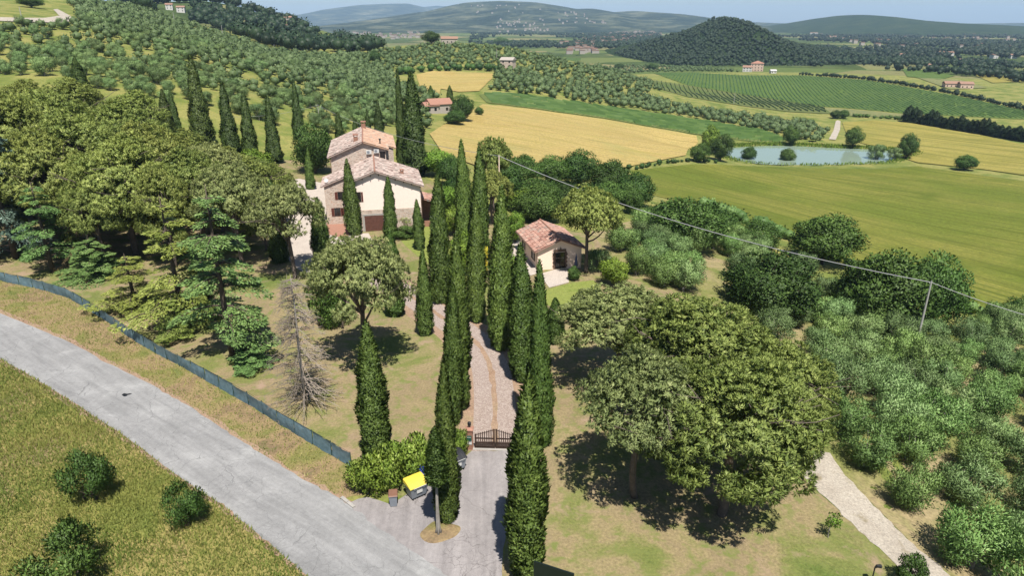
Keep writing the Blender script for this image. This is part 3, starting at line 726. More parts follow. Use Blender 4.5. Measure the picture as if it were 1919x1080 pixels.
def cypress_kind(mat='cypress_leaf', k=15000, Hh=12., fat=1.0, seed=0, power=2.9):
    mb = MB(); mb.tube([(0,0,-.2),(0,0,.5),(0,0,Hh*.5),(0,0,Hh*.92)], [.17,.14,.09,.02], 6)
    trunk = mb.mesh('trunk', 'bark', True)
    ph = rng.uniform(0, 6.28, 6)
    def rad(z, a):
        s = z / Hh
        prof = np.minimum(1, (s / .10 * .35 + .65)) * np.clip(1 - np.clip(s, 0, 1) ** power, 0, 1) ** .95
        return fat * prof * (1 + .10 * np.sin(2 * a + ph[0] + z * .7) + .08 * np.sin(4 * a + ph[1] - z * 1.7) + .09 * np.sin(z * 1.6 + ph[2] + a) + .06 * np.sin(z*4.3+ph[3]+3*a))
    zz = np.linspace(.16, Hh * .985, 40); an = np.arange(14) / 14 * 2 * math.pi
    ZG, AG = np.meshgrid(zz, an, indexing='ij'); rg = rad(ZG, AG) * .80
    V = np.stack([rg * np.cos(AG), rg * np.sin(AG), ZG], -1).reshape(-1, 3)
    ix = np.arange(40 * 14).reshape(40, 14); nxt = np.roll(ix, -1, 1)
    Fq = np.stack([ix[:-1], nxt[:-1], nxt[1:], ix[1:]], -1).reshape(-1, 4)
    parts = [(V, Fq, rnd(len(Fq)) * .35)]
    u = rng.random(k * 2); z = Hh * u; a = rnd(k * 2, 0, 6.2832)
    keep = rng.random(k * 2) < (rad(z, a) / fat + .06); z = z[keep][:k]; a = a[keep][:k]; m = len(z)
    r = rad(z, a) * rnd(m, .76, 1.0)
    P = np.stack([r * np.cos(a), r * np.sin(a), z + .08], -1)
    out = np.stack([np.cos(a), np.sin(a), 0 * a], -1)
    A = unit(out * rnd(m, .25, .9)[:, None] + np.array([0, 0, 1.]) + .35 * rng.normal(size=(m, 3)))
    if seed:                       # a second leader beside the main one
        sel = rng.random(m) < .32; o2 = np.array([math.cos(seed), math.sin(seed), 0]) * .42
        P[sel] = P[sel] * np.array([.62, .62, .84]) + o2
    nr_ = jit(out * .8 + np.array([0, 0, .28]), .30)
    v, f = leaves(P, A, rnd(m, .15, .34), .42, out, nrm=nr_)
    cl = .5 + .5 * np.sin(3.1 * a + z * 1.9 + ph[4]) * np.sin(z * 1.3 - 2 * a + ph[5])
    parts.append((v, f, np.clip(.35 * cl + .65 * rnd(m), 0, 1), nr_))
    return trunk, crown_from('crown', parts, mat)

def blob_kind(mat, Hh=8., Rr=4., blobs=34, k=8000, leaf=.34, low=.22, trunkmat='bark', tr=.22, wid=.6, up=.25, multi=1, shell=.55, squash=.85):
    """broadleaf crown: limbs and many leaf-covered lobes with gaps between"""
    mb = MB(); B = []
    for i in range(blobs):
        d = sphere_dirs(1)[0]; rr_ = rng.uniform(.45, .80)
        c = d * np.array([Rr, Rr, Hh * (1 - low) / 2]) * rr_ + np.array([0, 0, Hh * (low + (1 - low) / 2)])
        B.append((*c, Rr * rng.uniform(.22, .38)))
    B = np.array(B)
    for j in range(multi):
        bx_ = rng.normal(size=2) * .25 * (multi > 1)
        fork = np.array([bx_[0] * 1.5, bx_[1] * 1.5, Hh * (low + .12)])
        limb(mb, (bx_[0], bx_[1], -.25), fork, tr, tr * .75, .08, 6, 7)
        for i in range(j, min(blobs, 14), multi):
            limb(mb, fork - np.array([0, 0, Hh * rng.uniform(0, .1)]), B[i, :3], tr * .45, tr * .1, .12, 5, 4)
    trunk = mb.mesh('trunk', trunkmat, True)
    bi = rng.choice(len(B), k, p=B[:, 3] ** 2 / (B[:, 3] ** 2).sum()); d = sphere_dirs(k)
    d[:, 2] += .15; d = unit(d)
    P = B[bi, :3] + d * B[bi, 3:4] * rng.uniform(shell, 1.05, (k, 1)) * np.array([1, 1, squash])
    P[:, 2] = np.maximum(P[:, 2], .12 * leaf)
    A = unit(d * .7 + rng.normal(size=(k, 3)) * .6 + np.array([0, 0, up]))
    nr_ = jit(d * .7 + unit((P - np.array([0, 0, Hh * (low + .35 * (1 - low))])) ) * .5 + np.array([0, 0, .15]), .30)
    v, f = leaves(P, A, leaf * rnd(k, .65, 1.25), wid, nrm=nr_)
    tone = rnd(len(B))[bi] * .4 + rnd(k) * .6
    return trunk, crown_from('crown', [(v, f, tone, nr_)], mat)

def cedar_kind(mat, Hh=12., Rr=4.2, whorls=15, low=.12, sparse=0., droop=.18, dense=4.2):
    mb = MB(); mb.tube([(0,0,-.3),(.05,0,Hh*.3),(0,.06,Hh*.65),(0,0,Hh)], [.24,.19,.11,.02], 7)
    P = []; A = []; S = []; W = []
    for w in range(whorls):
        s = low + (1 - low) * (w + rng.uniform(-.3, .3)) / whorls; s = min(max(s, low), .97); z0 = Hh * s
        if rng.random() < sparse: continue
        L0 = Rr * (1 - s) ** .75 * rng.uniform(.75, 1.1) + .35
        for j in range(5 if s < .8 else 4):
            a = rng.uniform(0, 6.28); L = L0 * rng.uniform(.55, 1.1)
            t = np.linspace(0, 1, 6)
            line = np.stack([np.cos(a) * L * t, np.sin(a) * L * t, z0 + .25 * L * t - (.25 + droop * rng.uniform(.6, 1.6)) * L * t ** 2], -1)
            mb.tube(line, np.linspace(.06, .012, 6), 4, False)
            m = int(95 * dense * (L / Rr) + 40); tt = rng.uniform(.12, 1.03, m) ** .8
            base = np.stack([np.interp(tt, t, line[:, i]) for i in range(3)], -1)
            side = np.array([-math.sin(a), math.cos(a), 0]); hw = .30 * L * np.sin(np.clip(tt, 0, 1) * math.pi * .8 + .35)
            off = rng.uniform(-1, 1, m)
            base = base + side * (off * hw)[:, None]; base[:, 2] += rng.normal(size=m) * .05 - np.abs(off) * hw * .25
            ax = unit(np.array([math.cos(a), math.sin(a), -.25]) + side * (off * 1.1)[:, None] + rng.normal(size=(m, 3)) * .35)
            P.append(base); A.append(ax); S.append(rng.uniform(.15, .32, m)); W.append(np.full(m, rng.random()))
    P = np.concatenate(P); A = np.concatenate(A); S = np.concatenate(S); W = np.concatenate(W)
    nrm = unit(np.array([0, 0, 1.]) + .35 * rng.normal(size=P.shape))
    nr_ = jit(nrm * .8 + A * .3, .2); v, f = leaves(P, A, S, .42, nrm, nrm=nr_)
    return mb.mesh('trunk', 'bark', True), crown_from('crown', [(v, f, W * .4 + rnd(len(P)) * .6, nr_)], mat)

def dead_kind(Hh=11., Rr=3.3, matt='dead_wood', nb=240, droop=.35):
    mb = MB(); mb.tube([(0,0,-.3),(.08,0,Hh*.4),(-.05,.1,Hh*.75),(0,0,Hh)], [.17,.13,.07,.015], 6)
    tr = mb.mesh('trunk', 'grey_bark', True); mb = MB()
    for i in range(nb):
        s = rng.uniform(.06, .97); a = rng.uniform(0, 6.28); L = (Rr * (1 - s) ** .6 + .3) * rng.uniform(.6, 1.1)
        t = np.linspace(0, 1, 5)
        ln = np.stack([np.cos(a) * L * t, np.sin(a) * L * t, Hh * s + .2 * L * t - droop * L * t ** 2], -1)
        mb.tube(ln, np.linspace(.04, .014, 5), 3, False)
        for j in range(8):
            q = rng.uniform(.25, 1); b0 = np.array([np.interp(q, t, ln[:, c]) for c in range(3)])
            e = b0 + unit(np.array([math.cos(a), math.sin(a), -.5]) + rng.normal(size=3) * .7) * rng.uniform(.25, .75)
            mb.tube([b0, (b0 + e) / 2 + rng.normal(size=3) * .04, e], [.016, .012, .007], 3, False)
    return tr, mb.mesh('branches', matt)

KINDS = {
 'pine': [pine_kind(lean=l, dome=1) for l in (0, .5)],
 'pine_grey': [pine_kind('pine_needles_grey', 1700, 24, tuft=(.20, .38), nw=.22, lean=.3, gaps=.08), pine_kind('pine_needles_grey', 1400, 24, tuft=(.20, .38), nw=.22, lean=-.6, gaps=.15)],
 'pine_deep': [pine_kind(clumps=2000, per=26, lean=l, deep=.16, tuft=(.20, .36), nw=.22) for l in (0, .4)],
 'cypress': [cypress_kind(power=q, seed=sd, k=kk_) for q, sd, kk_ in ((3.0, 0, 15000), (2.4, 1.0, 17000), (3.4, 0, 15000), (2.7, 4.0, 17000))],
 'cypress_cone': [cypress_kind('cypress_leaf_dark', power=q) for q in (1.5, 1.8)],
 'cypress_far': [cypress_kind('cypress_leaf_far', 3500) for _ in range(2)],
 'oak': [blob_kind('oak_leaf', 9, 4.6, 60, 18000, .32, .02) for _ in range(3)],
 'bright': [blob_kind('bright_leaf', 6, 3, 30, 9000, .25, .05) for _ in range(2)],
 'olive': [blob_kind('olive_leaf', 4.2, 2.6, 34, 9500, .24, .03, 'grey_bark', .17, .32, .5, 2, .35) for _ in range(3)],
 'olive_green': [blob_kind('olive_leaf_green', 4.2, 2.6, 34, 9500, .24, .03, 'grey_bark', .17, .34, .5, 2, .35) for _ in range(2)],
 'shrub': [blob_kind('oak_leaf', 2.4, 1.4, 26, 7000, .15, .0, 'bark', .06, .5, .4, 3) for _ in range(2)],
 'wild_bush': [blob_kind('oak_leaf', 2.4, 1.6, 17, 6500, .14, .0, 'bark', .05, .4, .5, 4, .3) for _ in range(3)],
 'laurel': [blob_kind('laurel_leaf', 2.4, 1.5, 26, 4200, .20, .0, 'bark', .05, .55, .3, 3) for _ in range(2)],
 'flower': [blob_kind('flower_bush', 2.0, 1.0, 16, 1200, .18, .0, 'bark', .04, .6, .3, 2)],
 'cedar': [cedar_kind('cedar_leaf', 12, 4.0, 15, .06), cedar_kind('cedar_leaf', 12, 4.2, 13, .05, .1)],
 'cedar_yellow': [cedar_kind('cedar_leaf_yellow', 12, 4.4, 12, .16, .12, .12)],
 'cedar_blue': [cedar_kind('cedar_leaf_blue', 12, 4.4, 15, .05, .05, .22)],
 'dead': [dead_kind()],
 'dead_cedar': [dead_kind(9, 3.4, 'dead_foliage', 120, .6)],
 'dark_tree': [blob_kind('far_tree_leaf', 9, 4.6, 50, 12000, .34, .05)],
 'sapling': [blob_kind('bright_leaf', 2.6, .8, 12, 420, .20, .45, 'grey_bark', .05, .5, .2)],
}
KH = {'pine':(12,5.3),'pine_deep':(12,5.3),'pine_grey':(12,5.3),'cypress':(12,1.2),'cypress_cone':(12,1.2),'cypress_far':(12,1.),'oak':(9,4.7),'dark_tree':(9,4.7),'bright':(6,3),'olive':(4.2,2.7),'olive_green':(4.2,2.7),
      'shrub':(2.4,1.45),'wild_bush':(2.4,1.6),'laurel':(2.4,1.5),'flower':(2,1),'cedar':(12,4.1),'cedar_yellow':(12,4.3),'cedar_blue':(12,4.3),'dead':(11,3.0),'dead_cedar':(9,3.4),'sapling':(2.6,.8)}
KTOP = {'pine': 11.6, 'pine_deep': 11.4, 'pine_grey': 11.6}
NAMES = {'pine':'pine_tree','pine_deep':'pine_tree','pine_grey':'pine_tree','cypress':'cypress_tree','cypress_cone':'cypress_tree','cypress_far':'cypress_tree','oak':'oak_tree','dark_tree':'tree','bright':'leafy_tree','olive':'olive_tree','olive_green':'olive_tree',
         'shrub':'shrub','wild_bush':'bush','laurel':'laurel_bush','flower':'flowering_bush','cedar':'cedar_tree','cedar_yellow':'cedar_tree','cedar_blue':'cedar_tree','dead':'dead_tree','dead_cedar':'dead_tree','sapling':'sapling'}
ORD = 'first second third fourth fifth sixth seventh eighth ninth tenth eleventh twelfth thirteenth fourteenth fifteenth sixteenth seventeenth eighteenth nineteenth twentieth twenty-first twenty-second twenty-third twenty-fourth'.split()
def plant(kind, loc, h, r, label, cat, group=None, rz=None, var=None):
    kk = KINDS[kind]; tm, cm = kk[random.randrange(len(kk)) if var is None else var % len(kk)]
    h0, r0 = KH[kind]
    e = empty(NAMES[kind], loc, random.uniform(0, 6.28) if rz is None else rz, (r / r0, r / r0, h / KTOP.get(kind, h0)))
    if kind.startswith('cypress'): e.rotation_euler = (random.gauss(0, .015), random.gauss(0, .015), e.rotation_euler[2])
    link('trunk', tm, e); link(cm.name.split('.')[0], cm, e)
    tag(e, label, cat, group); return e
def tree_px(kind, base, vtop, wpx, label, cat, group=None, rz=None, var=None):
    p = g1(*base); h = z_at(p[1], vtop) - p[2]
    t = depth(p) - h * .5 * sp * .0
    return plant(kind, p, max(h, .5), wpx / 2 / FPX * t, label, cat, group, rz, var)

# ================================================================== vine rows
def vine_rows(name, poly, p0, p1, gap, hgt, wid, mat, label, seg=5.0):
    W = world_poly(poly, 10); a = px_angle(p0, p1); c = W.mean(0); ext = np.abs(W - c).max() * 1.5
    q = np.arange(-ext, ext, seg); r = np.arange(-ext, ext, gap); Q, Rr_ = np.meshgrid(q, r)
    Rr_ = Rr_ + rng.normal(size=Rr_.shape) * .12
    Xv = c[0] + Q * math.cos(a) - Rr_ * math.sin(a); Yv = c[1] + Q * math.sin(a) + Rr_ * math.cos(a)
    ok = inside(np.stack([Xv.ravel(), Yv.ravel()], -1), W).reshape(Xv.shape); ok = ok[:, :-1] & ok[:, 1:] & (rng.random(ok[:, 1:].shape) < .96)
    i, j = np.nonzero(ok); n_ = np.array([-math.sin(a), math.cos(a)])
    V = []
    for (ii, jj) in ((i, j), (i, j + 1)):
        x, y = Xv[ii, jj], Yv[ii, jj]; z = H(x, y); h = hgt * rnd(len(x), .75, 1.2)
        V += [np.stack([x - n_[0] * wid, y - n_[1] * wid, z], -1), np.stack([x, y, z + h], -1), np.stack([x + n_[0] * wid, y + n_[1] * wid, z], -1)]
    m = len(i); V = np.stack(V, 1).reshape(-1, 3); b = (np.arange(m) * 6)[:, None]
    F_ = np.concatenate([b + np.array([0, 3, 4, 1]), b + np.array([1, 4, 5, 2])]); tone = np.tile(rnd(m), 2)
    o = link(name, np_mesh(name, V, F_, tone, False, mat)); tag(o, label, 'vines', kind='stuff')
leaf_mat('vine_leaf', (.055,.105,.02), (.085,.145,.03), (.115,.175,.042), per_tree=.02)
vine_rows('vine_rows', [(1225,137),(1300,136),(1390,141),(1500,141),(1620,150),(1700,163),(1800,181),(1919,208),(1990,226),(1990,236),(1919,224),(1700,213),(1600,204),(1540,200),(1400,178),(1290,160)], (1500,145), (1560,200), 3.4, .85, .8, 'vine_leaf', 'countless vine rows of the broad vineyard', 7)
vine_rows('vine_rows', [(1222,150),(1290,161),(1400,179),(1540,201),(1556,212),(1480,209),(1400,199),(1290,181),(1240,168)], (1330,172), (1350,188), 4.2, 1.4, .55, 'vine_leaf', 'young vine rows beside the olive block', 7)
vine_rows('vine_rows', [(900,179),(930,174),(1000,182),(1150,203),(1300,225),(1430,244),(1475,262),(1450,270),(1308,252),(1130,221),(1000,203),(914,192)], (930,183), (1300,236), 3.0, 1.5, .6, 'vine_leaf', 'vine rows of the strip above the wheat field', 5)

# ================================================================== cypresses
CYG = 'cypresses along the drive'
for base, vt, w, lab, grp in [
    ((985,1078), 708, 82, 'tall nearest cypress at the right of the gate, cut close to the bottom edge', CYG),
    ((839,976), 690, 52, 'tall cypress on the forecourt behind the bare-trunked one', CYG),
    ((707,862), 607, 64, 'lone thick cypress standing on the lawn left of the laurel hedge', CYG),
    ((1015,835), 497, 52, 'cypress right of the drive just behind the nearest tall one', CYG),
    ((1003,770), 634, 40, 'short cypress squeezed into the right cluster by the drive', CYG),
    ((978,712), 460, 56, 'leftmost cypress of the tight right cluster beside the drive', CYG),
    ((937,655), 352, 54, 'tall broad cypress rising alone in the middle of the drive bend', CYG),
    ((893,603), 375, 42, 'slim cypress left of the broad one at the drive bend', CYG),
    ((860,766), 440, 52, 'thick cypress left of the drive, right one of the overlapping pair', CYG),
    ((848,795), 535, 46, 'cypress left of the drive, lower front one of the overlapping pair', CYG),
    ((826,567), 330, 44, 'tall cypress behind the overlapping pair, left of the drive', CYG),
    ((797,628), 470, 36, 'slim cypress right of the spreading lawn pine', CYG),
    ((741,592), 430, 40, 'cypress half hidden behind the spreading lawn pine', CYG),
    ((872,470), 265, 34, 'tall slim cypress behind the drive row, left of its twin', CYG),
    ((900,485), 278, 38, 'tall slim cypress behind the drive row, right of its twin', CYG),
    ((1040,642), 560, 36, 'squat dark cypress right of the drive cluster', CYG),
    ((733,445), 332, 29, 'slender cypress in front of the villa gable wall', None),
    ((787,468), 375, 24, 'small slender cypress at the right corner of the villa', None),
    ((664,440), 300, 34, 'cypress at the left corner of the villa gable wall', None),
    ((604,492), 372, 38, 'dark cypress column left of the villa yard', None),
    ((527,492), 338, 40, 'dark cypress column among the grove pines', None),
    ((583,355), 278, 20, 'small cypress left of the villa upper roof', None),
    ((756,318), 130, 24, 'very tall slim cypress behind the villa, left of a broad one', None),
    ((778,330), 137, 54, 'very tall broad cypress right behind the villa', None),
    ((712,262), 187, 24, 'cypress behind the villa roof, left of the very tall pair', None),
    ((691,262), 205, 16, 'small cypress tip behind the villa ridge', None),
    ((667,262), 220, 14, 'smallest cypress tip behind the villa ridge chimney', None),
    ((638,262), 210, 20, 'small cypress behind the left end of the villa roof', None),
    ((292,262), 180, 24, 'small cypress at the left end of the row behind the grove', None),
    ((316,262), 168, 34, 'conical cypress second from left behind the grove', None),
    ((334,255), 172, 22, 'slim cypress between the conical and the tallest behind the grove', None),
    ((383,275), 105, 44, 'tallest leaning cypress of the row behind the grove', None),
    ((438,305), 155, 38, 'cypress right of the tallest in the row behind the grove', None),
    ((471,295), 172, 32, 'cypress in the middle of the row left of the villa', None),
    ((516,305), 180, 34, 'cypress left of the round evergreen, in the row behind the grove', None),
    ((562,262), 150, 26, 'slim tall cypress above the round evergreen left of the villa', None),
    ((152,162), 108, 34, 'dark broad cypress at the foot of the terraced hillside', None)]:
    tree_px('cypress_cone' if base[1] < 335 else 'cypress', base, vt, w, lab, 'cypress', grp or 'cypresses around the villa and grove', var=(random.randrange(4), 0)[vt in (710, 352, 607)])
# the small cypress on a bare pale trunk
p = g1(822, 1002); e = empty('cypress_tree', p); ztop = z_at(p[1], 800) - p[2]; zlow = z_at(p[1], 906) - p[2]; rad = 20 / FPX * depth(p)
mb = MB()
for i in range(4):
    a = i * 1.6; mb.tube([(math.cos(a) * .20, math.sin(a) * .2, -.1), (math.cos(a) * .08, math.sin(a) * .08, .6), (math.cos(a + 1) * .05, math.sin(a + 1) * .05, zlow * .7), (0.02 * i, 0, zlow + .6)], [.11, .075, .06, .05], 6)
mb.build('trunk', 'grey_bark', e, True)
cm = KINDS['cypress'][1][1]; c_ = link('crown', cm, e); c_.location = (.05, 0, zlow - .1); c_.scale = (rad, rad, (ztop - zlow) / 12)
tag(e, 'small cypress on a bare pale multi-stemmed trunk on the forecourt', 'cypress', CYG)
mb = MB(); an = np.linspace(0, 6.28, 28, endpoint=False)
ring = np.stack([np.cos(an) * (1.25 + .2 * np.sin(2 * an)), np.sin(an) * (1.0 + .15 * np.cos(3 * an)), 0 * an + .05], -1)
mb.add(np.concatenate([[[0, 0, .22]], ring, ring * np.array([1.06, 1.06, 0]) ]), [(0, 1 + i, 1 + (i + 1) % 28, 1 + (i + 1) % 28) for i in range(28)] + [(1 + (i + 1) % 28, 1 + i, 29 + i, 29 + (i + 1) % 28) for i in range(28)])
o = mb.build('soil_mound', 'verge_mat', None, True); o.location = (p[0] + .1, p[1] + .2, p[2]); tag(o, 'bare soil mound at the foot of the forecourt cypress', 'soil', kind='structure')

# ================================================================== pines
for kind, base, vt, w, lab in [
    ('pine_grey', (1190,930), 655, 250, 'pale greyish pine with its bare trunk showing on the right lawn'),
    ('pine_deep', (1352,965), 655, 330, 'big umbrella pine casting the large shadow on the right lawn'),
    ('pine_deep', (1300,800), 545, 330, 'wide umbrella pine behind the big shadow-casting one on the right lawn'),
    ('pine_deep', (1442,850), 625, 205, 'umbrella pine at the right end of the lawn clump, by the gravel track'),
    ('pine_grey', (1160,720), 540, 240, 'smaller greyish pine at the rear left of the lawn clump'),
    ('pine_grey', (685,690), 432, 190, 'open spreading pine with forked trunk on the lawn left of the drive'),
    ('pine', (1098,512), 346, 128, 'neat round umbrella pine beside the cottage'),
    ('pine_grey', (455,500), 300, 140, 'greyish pine among the grove trees left of the yard'), ('pine_grey', (420,440), 262, 130, 'greyish pine at the back of the grove near the cypress row'),
    ('pine_grey', (553,522), 335, 140, 'leaning open pine in front of the yard left of the villa'),
    ('pine', (925,400), 250, 68, 'upright pine behind the cypress row near the wooden pole'),
    ('pine', (925,420), 318, 84, 'lower pine behind the drive cypresses near the wooden pole')]:
    tree_px(kind, base, vt, w, lab, 'pine', 'garden pines', var=random.randrange(3))
GP = [((255,480),245,210),((110,470),235,200),((390,470),270,170),((185,420),195,210),((315,425),220,190),((60,410),170,180),((430,400),275,150),((125,365),160,190),((245,360),185,190),((20,350),150,150),((360,370),240,130),((480,430),285,130),((150,310),140,170),((260,305),165,150),((60,300),145,160),((480,350),290,90),((520,400),305,90),((440,455),330,110),((330,500),300,120),((60,460),300,140),((200,500),320,130),((500,470),375,90)]
for base, vt, w in GP:
    row = 0 if base[1] < 335 else 1 if base[1] < 440 else 2; mates = sorted(q[0][0] for q in GP if (0 if q[0][1] < 335 else 1 if q[0][1] < 440 else 2) == row)
    tree_px('pine_deep', base, vt, w, 'umbrella pine in the %s row of the left grove, %s from the left' % (('back', 'middle', 'front')[row], ORD[mates.index(base[0])]) if base != (480,350) else 'small umbrella pine at the right end of the left grove middle row', 'pine', 'umbrella pines of the left grove')
# ================================================================== cedars, dead trees
for kind, base, vt, w, lab, cat in [
    ('cedar_yellow', (345,612), 365, 215, 'yellow-green layered cedar with bare lower trunk behind the fence', 'cedar'),
    ('cedar', (438,672), 345, 235, 'tall drooping green cedar behind the fence', 'cedar'),
    ('cedar', (468,690), 640, 110, 'low dense green cedar skirt at the fence', 'cedar'),
    ('cedar_yellow', (255,582), 475, 165, 'low yellow-green cedar sprawling at the fence', 'cedar'),
    ('cedar', (180,518), 445, 150, 'low dark green cedar left of the yellow-green one', 'cedar'),
    ('cedar_blue', (30,485), 205, 190, 'blue-grey cedar at the left edge behind the fence', 'cedar'),
    ('cedar_yellow', (335,635), 555, 110, 'small yellow-green cedar close to the fence', 'cedar'),
    ('cedar', (100,510), 340, 150, 'dark green cedar between the blue-grey cedar and the dead conifer', 'cedar'), ('cedar', (400,600), 430, 150, 'green cedar behind the tall drooping one', 'cedar'),
    ('dead_cedar', (175,500), 385, 130, 'dead brown conifer under the grove pines', 'dead tree'),
    ('dead', (575,762), 515, 130, 'bare grey dead conifer on the lawn', 'dead tree')]:
    tree_px(kind, base, vt, w, lab, cat)
tree_px('dark_tree', (-14,430), 82, 150, 'very dark tall tree at the left edge of the picture', 'tree')
tree_px('shrub', (620,610), 490, 80, 'dense round evergreen bush left of the lawn pine', 'shrub')
tree_px('oak', (592,325), 222, 84, 'round glossy evergreen tree left of the villa', 'tree')
tree_px('bright', (480,345), 275, 80, 'light green rounded tree above the grove', 'tree')
# ================================================================== broadleaf belt
OG = 'broadleaf trees between villa and fields'
BT = [((820,330),275,80),((850,350),290,70),((860,395),330,80),((830,400),345,60),((980,350),288,80),((1035,345),293,80),((1085,350),283,90),((1140,365),300,90),
    ((1190,385),320,80),((1010,385),330,100),((1060,390),340,80),((1130,400),335,100),((985,400),350,70),((1010,415),345,110),((950,390),300,60),((1180,400),345,60)]
for i, (base, vt, w) in enumerate(BT):
    row = base[1] > 370; mates = sorted(q[0] for q in BT if (q[0][1] > 370) == row)
    tree_px('bright' if i in (0, 3, 12) else 'oak', base, vt, w, 'broadleaf tree in the belt behind the cottage, %s row, %s from the left' % ('front' if row else 'back', ORD[mates.index(base)]), 'tree', OG)
for base, vt, w, lab in [((1285,465),362,130,'dark oak left of the sandy track bend'),((1240,440),375,80,'smaller dark oak at the end of the belt'),((1345,450),395,80,'oak right of the dark one above the track bend'),
    ((1415,470),412,80,'low leafy oak by the barley field edge'),((1540,495),402,120,'round oak standing out against the barley field'),((1440,590),470,150,'large oak in the middle of the olive grove'),
    ((1640,622),470,150,'left oak of the big pair near the concrete pole'),((1740,612),480,110,'right oak of the big pair near the concrete pole'),((1925,615),560,80,'dark tree cut by the right edge below the barley field'),
    ((1600,600),500,90,'smaller oak left of the big pair')]:
    tree_px('oak', base, vt, w * 1.22, lab, 'oak')
# shrubs and hedges near the houses
for kind, base, vt, w, lab, cat in [
    ('bright', (965,455), 390, 44, 'yellow-green shrub behind the tall drive cypress', 'shrub'), ('bright', (960,545), 470, 44, 'leafy green shrub left of the cottage cypress', 'shrub'),
    ('bright', (865,520), 430, 50, 'bright green shrub between the drive cypresses', 'shrub'), ('flower', (908,510), 462, 22, 'yellow flowering bush between the drive cypresses', 'bush'),
    ('bright', (760,425), 393, 52, 'round light green bush at the villa wall', 'bush'), ('shrub', (762,445), 424, 62, 'low clipped green bush below the round one at the villa', 'bush'),
    ('bright', (1150,535), 478, 62, 'broad-leaved green bush right of the cottage', 'bush'), ('shrub', (1075,525), 500, 30, 'small potted-looking green plant by the cottage terrace', 'plant'),
    ('olive', (1120,510), 465, 60, 'grey-green bush behind the cottage pine trunk', 'bush'), ('bright', (850,440), 380, 60, 'leafy tree behind the drive cypresses', 'tree'),
    ('wild_bush', (180,935), 845, 112, 'dark rounded bush in the meadow, upper of the three', 'bush'), ('wild_bush', (352,985), 905, 86, 'dark bush at the meadow edge beside the road', 'bush'),
    ('wild_bush', (130,1095), 990, 150, 'largest dark bush at the bottom of the meadow', 'bush'), ('shrub', (1705,1100), 1045, 66, 'small grey-green bush at the bottom of the gravel track', 'bush'),
    ('sapling', (1553,1008), 958, 38, 'thin young tree on the lawn beside the gravel track', 'sapling')]:
    tree_px(kind, base, vt, w, lab, cat)
LB = [((675,915),858,56),((705,925),848,66),((735,915),832,70),((765,900),822,66),((790,890),812,64),((700,900),850,60),((845,850),796,34),((862,852),800,34),((750,890),825,60)]
for base, vt, w in LB:
    tree_px('laurel', base, vt, w, 'bright green laurel bush of the hedge behind the bins, %s from the left' % ORD[sorted(q[0][0] for q in LB).index(base[0])], 'bush', 'laurel bushes behind the bins')

# ================================================================== olives
def far_tree(k, rad):
    V, F = ICO1; return V, F
olive_spots = []      # (x, y, size, green, where)
# right grove, planted in rows
GR = world_poly([(1175,440),(1230,425),(1330,450),(1420,470),(1480,520),(1600,600),(1760,650),(1860,600),(1990,640),(1990,1170),(1810,1150),(1730,1010),(1640,905),(1580,830),(1500,700),(1440,640),(1380,590),(1300,540),(1200,490)])
d0 = g1(1600, 830)[:2]; d1 = g1(1780, 1000)[:2]; ang = math.atan2(*(d1 - d0)[::-1])
mn, mxx = GR.min(0), GR.max(0); cen = (mn + mxx) / 2
gx, gy = np.meshgrid(np.arange(-120, 120, 4.6), np.arange(-120, 120, 5.7)); gx = gx.ravel() + rng.normal(size=gx.size) * .7; gy = gy.ravel() + rng.normal(size=gy.size) * .6
pts = np.stack([cen[0] + gx * math.cos(ang) - gy * math.sin(ang), cen[1] + gx * math.sin(ang) + gy * math.cos(ang)], -1)
pts = pts[inside(pts, GR)]
trk = world_poly([(1300,470),(1345,485),(1372,530),(1365,580),(1300,585)])
pts = pts[~inside(pts, trk)]
ex = ground(*zip((1200,450),(1232,468),(1268,490),(1292,515),(1215,490),(1182,468),(1250,450),(1300,478),(1195,515),(1240,535),(1400,505),(1390,555),(1480,555),(1520,600),(1450,640),(1260,525),(1225,510),(1285,545),(1160,470),(1560,560),(1500,520)))[:, :2]
pts = np.concatenate([pts[np.hypot(*(pts[:, None] - ex[None]).transpose(2, 0, 1)).min(1) > 3.2], ex])
for x, y in pts: olive_spots.append((x, y, rng.uniform(.8, 1.2), rng.random() < .45, 'grove'))
# left terraced hillside
def rows(poly, s_along, s_row, p0, p1, keep=1.0, where='hill', size=(.75, 1.1), step=12, jit=1.0):
    W = world_poly(poly, step); a = math.atan2(*(g1(*p1)[:2] - g1(*p0)[:2])[::-1])
    c = W.mean(0); ext = np.abs(W - c).max() * 1.5
    gx, gy = np.meshgrid(np.arange(-ext, ext, s_along), np.arange(-ext, ext, s_row))
    gx = gx.ravel() + rng.normal(size=gx.size) * jit; gy = gy.ravel() + rng.normal(size=gy.size) * jit * .8
    P = np.stack([c[0] + gx * math.cos(a) - gy * math.sin(a), c[1] + gx * math.sin(a) + gy * math.cos(a)], -1)
    P = P[inside(P, W)]; P = P[rng.random(len(P)) < keep]
    for x, y in P: olive_spots.append((x, y, rng.uniform(*size) * rng.choice([.7, .9, 1, 1, 1.15]), False, where))
rows([(-60,62),(60,58),(140,60),(260,95),(420,128),(560,165),(660,205),(730,235),(640,262),(540,240),(400,215),(250,185),(120,150),(-60,150)], 5.2, 9.0, (90,115), (560,215), .82, 'hill', (.8, 1.2))
rows([(-60,44),(60,46),(150,40),(140,15),(120,2),(230,10),(330,38),(420,66),(510,97),(640,108),(720,130),(760,165),(745,210),(690,215),(560,163),(420,126),(260,93),(140,58),(-60,60)], 4.9, 5.8, (90,115), (560,215), .93, 'hill', (.85, 1.2))
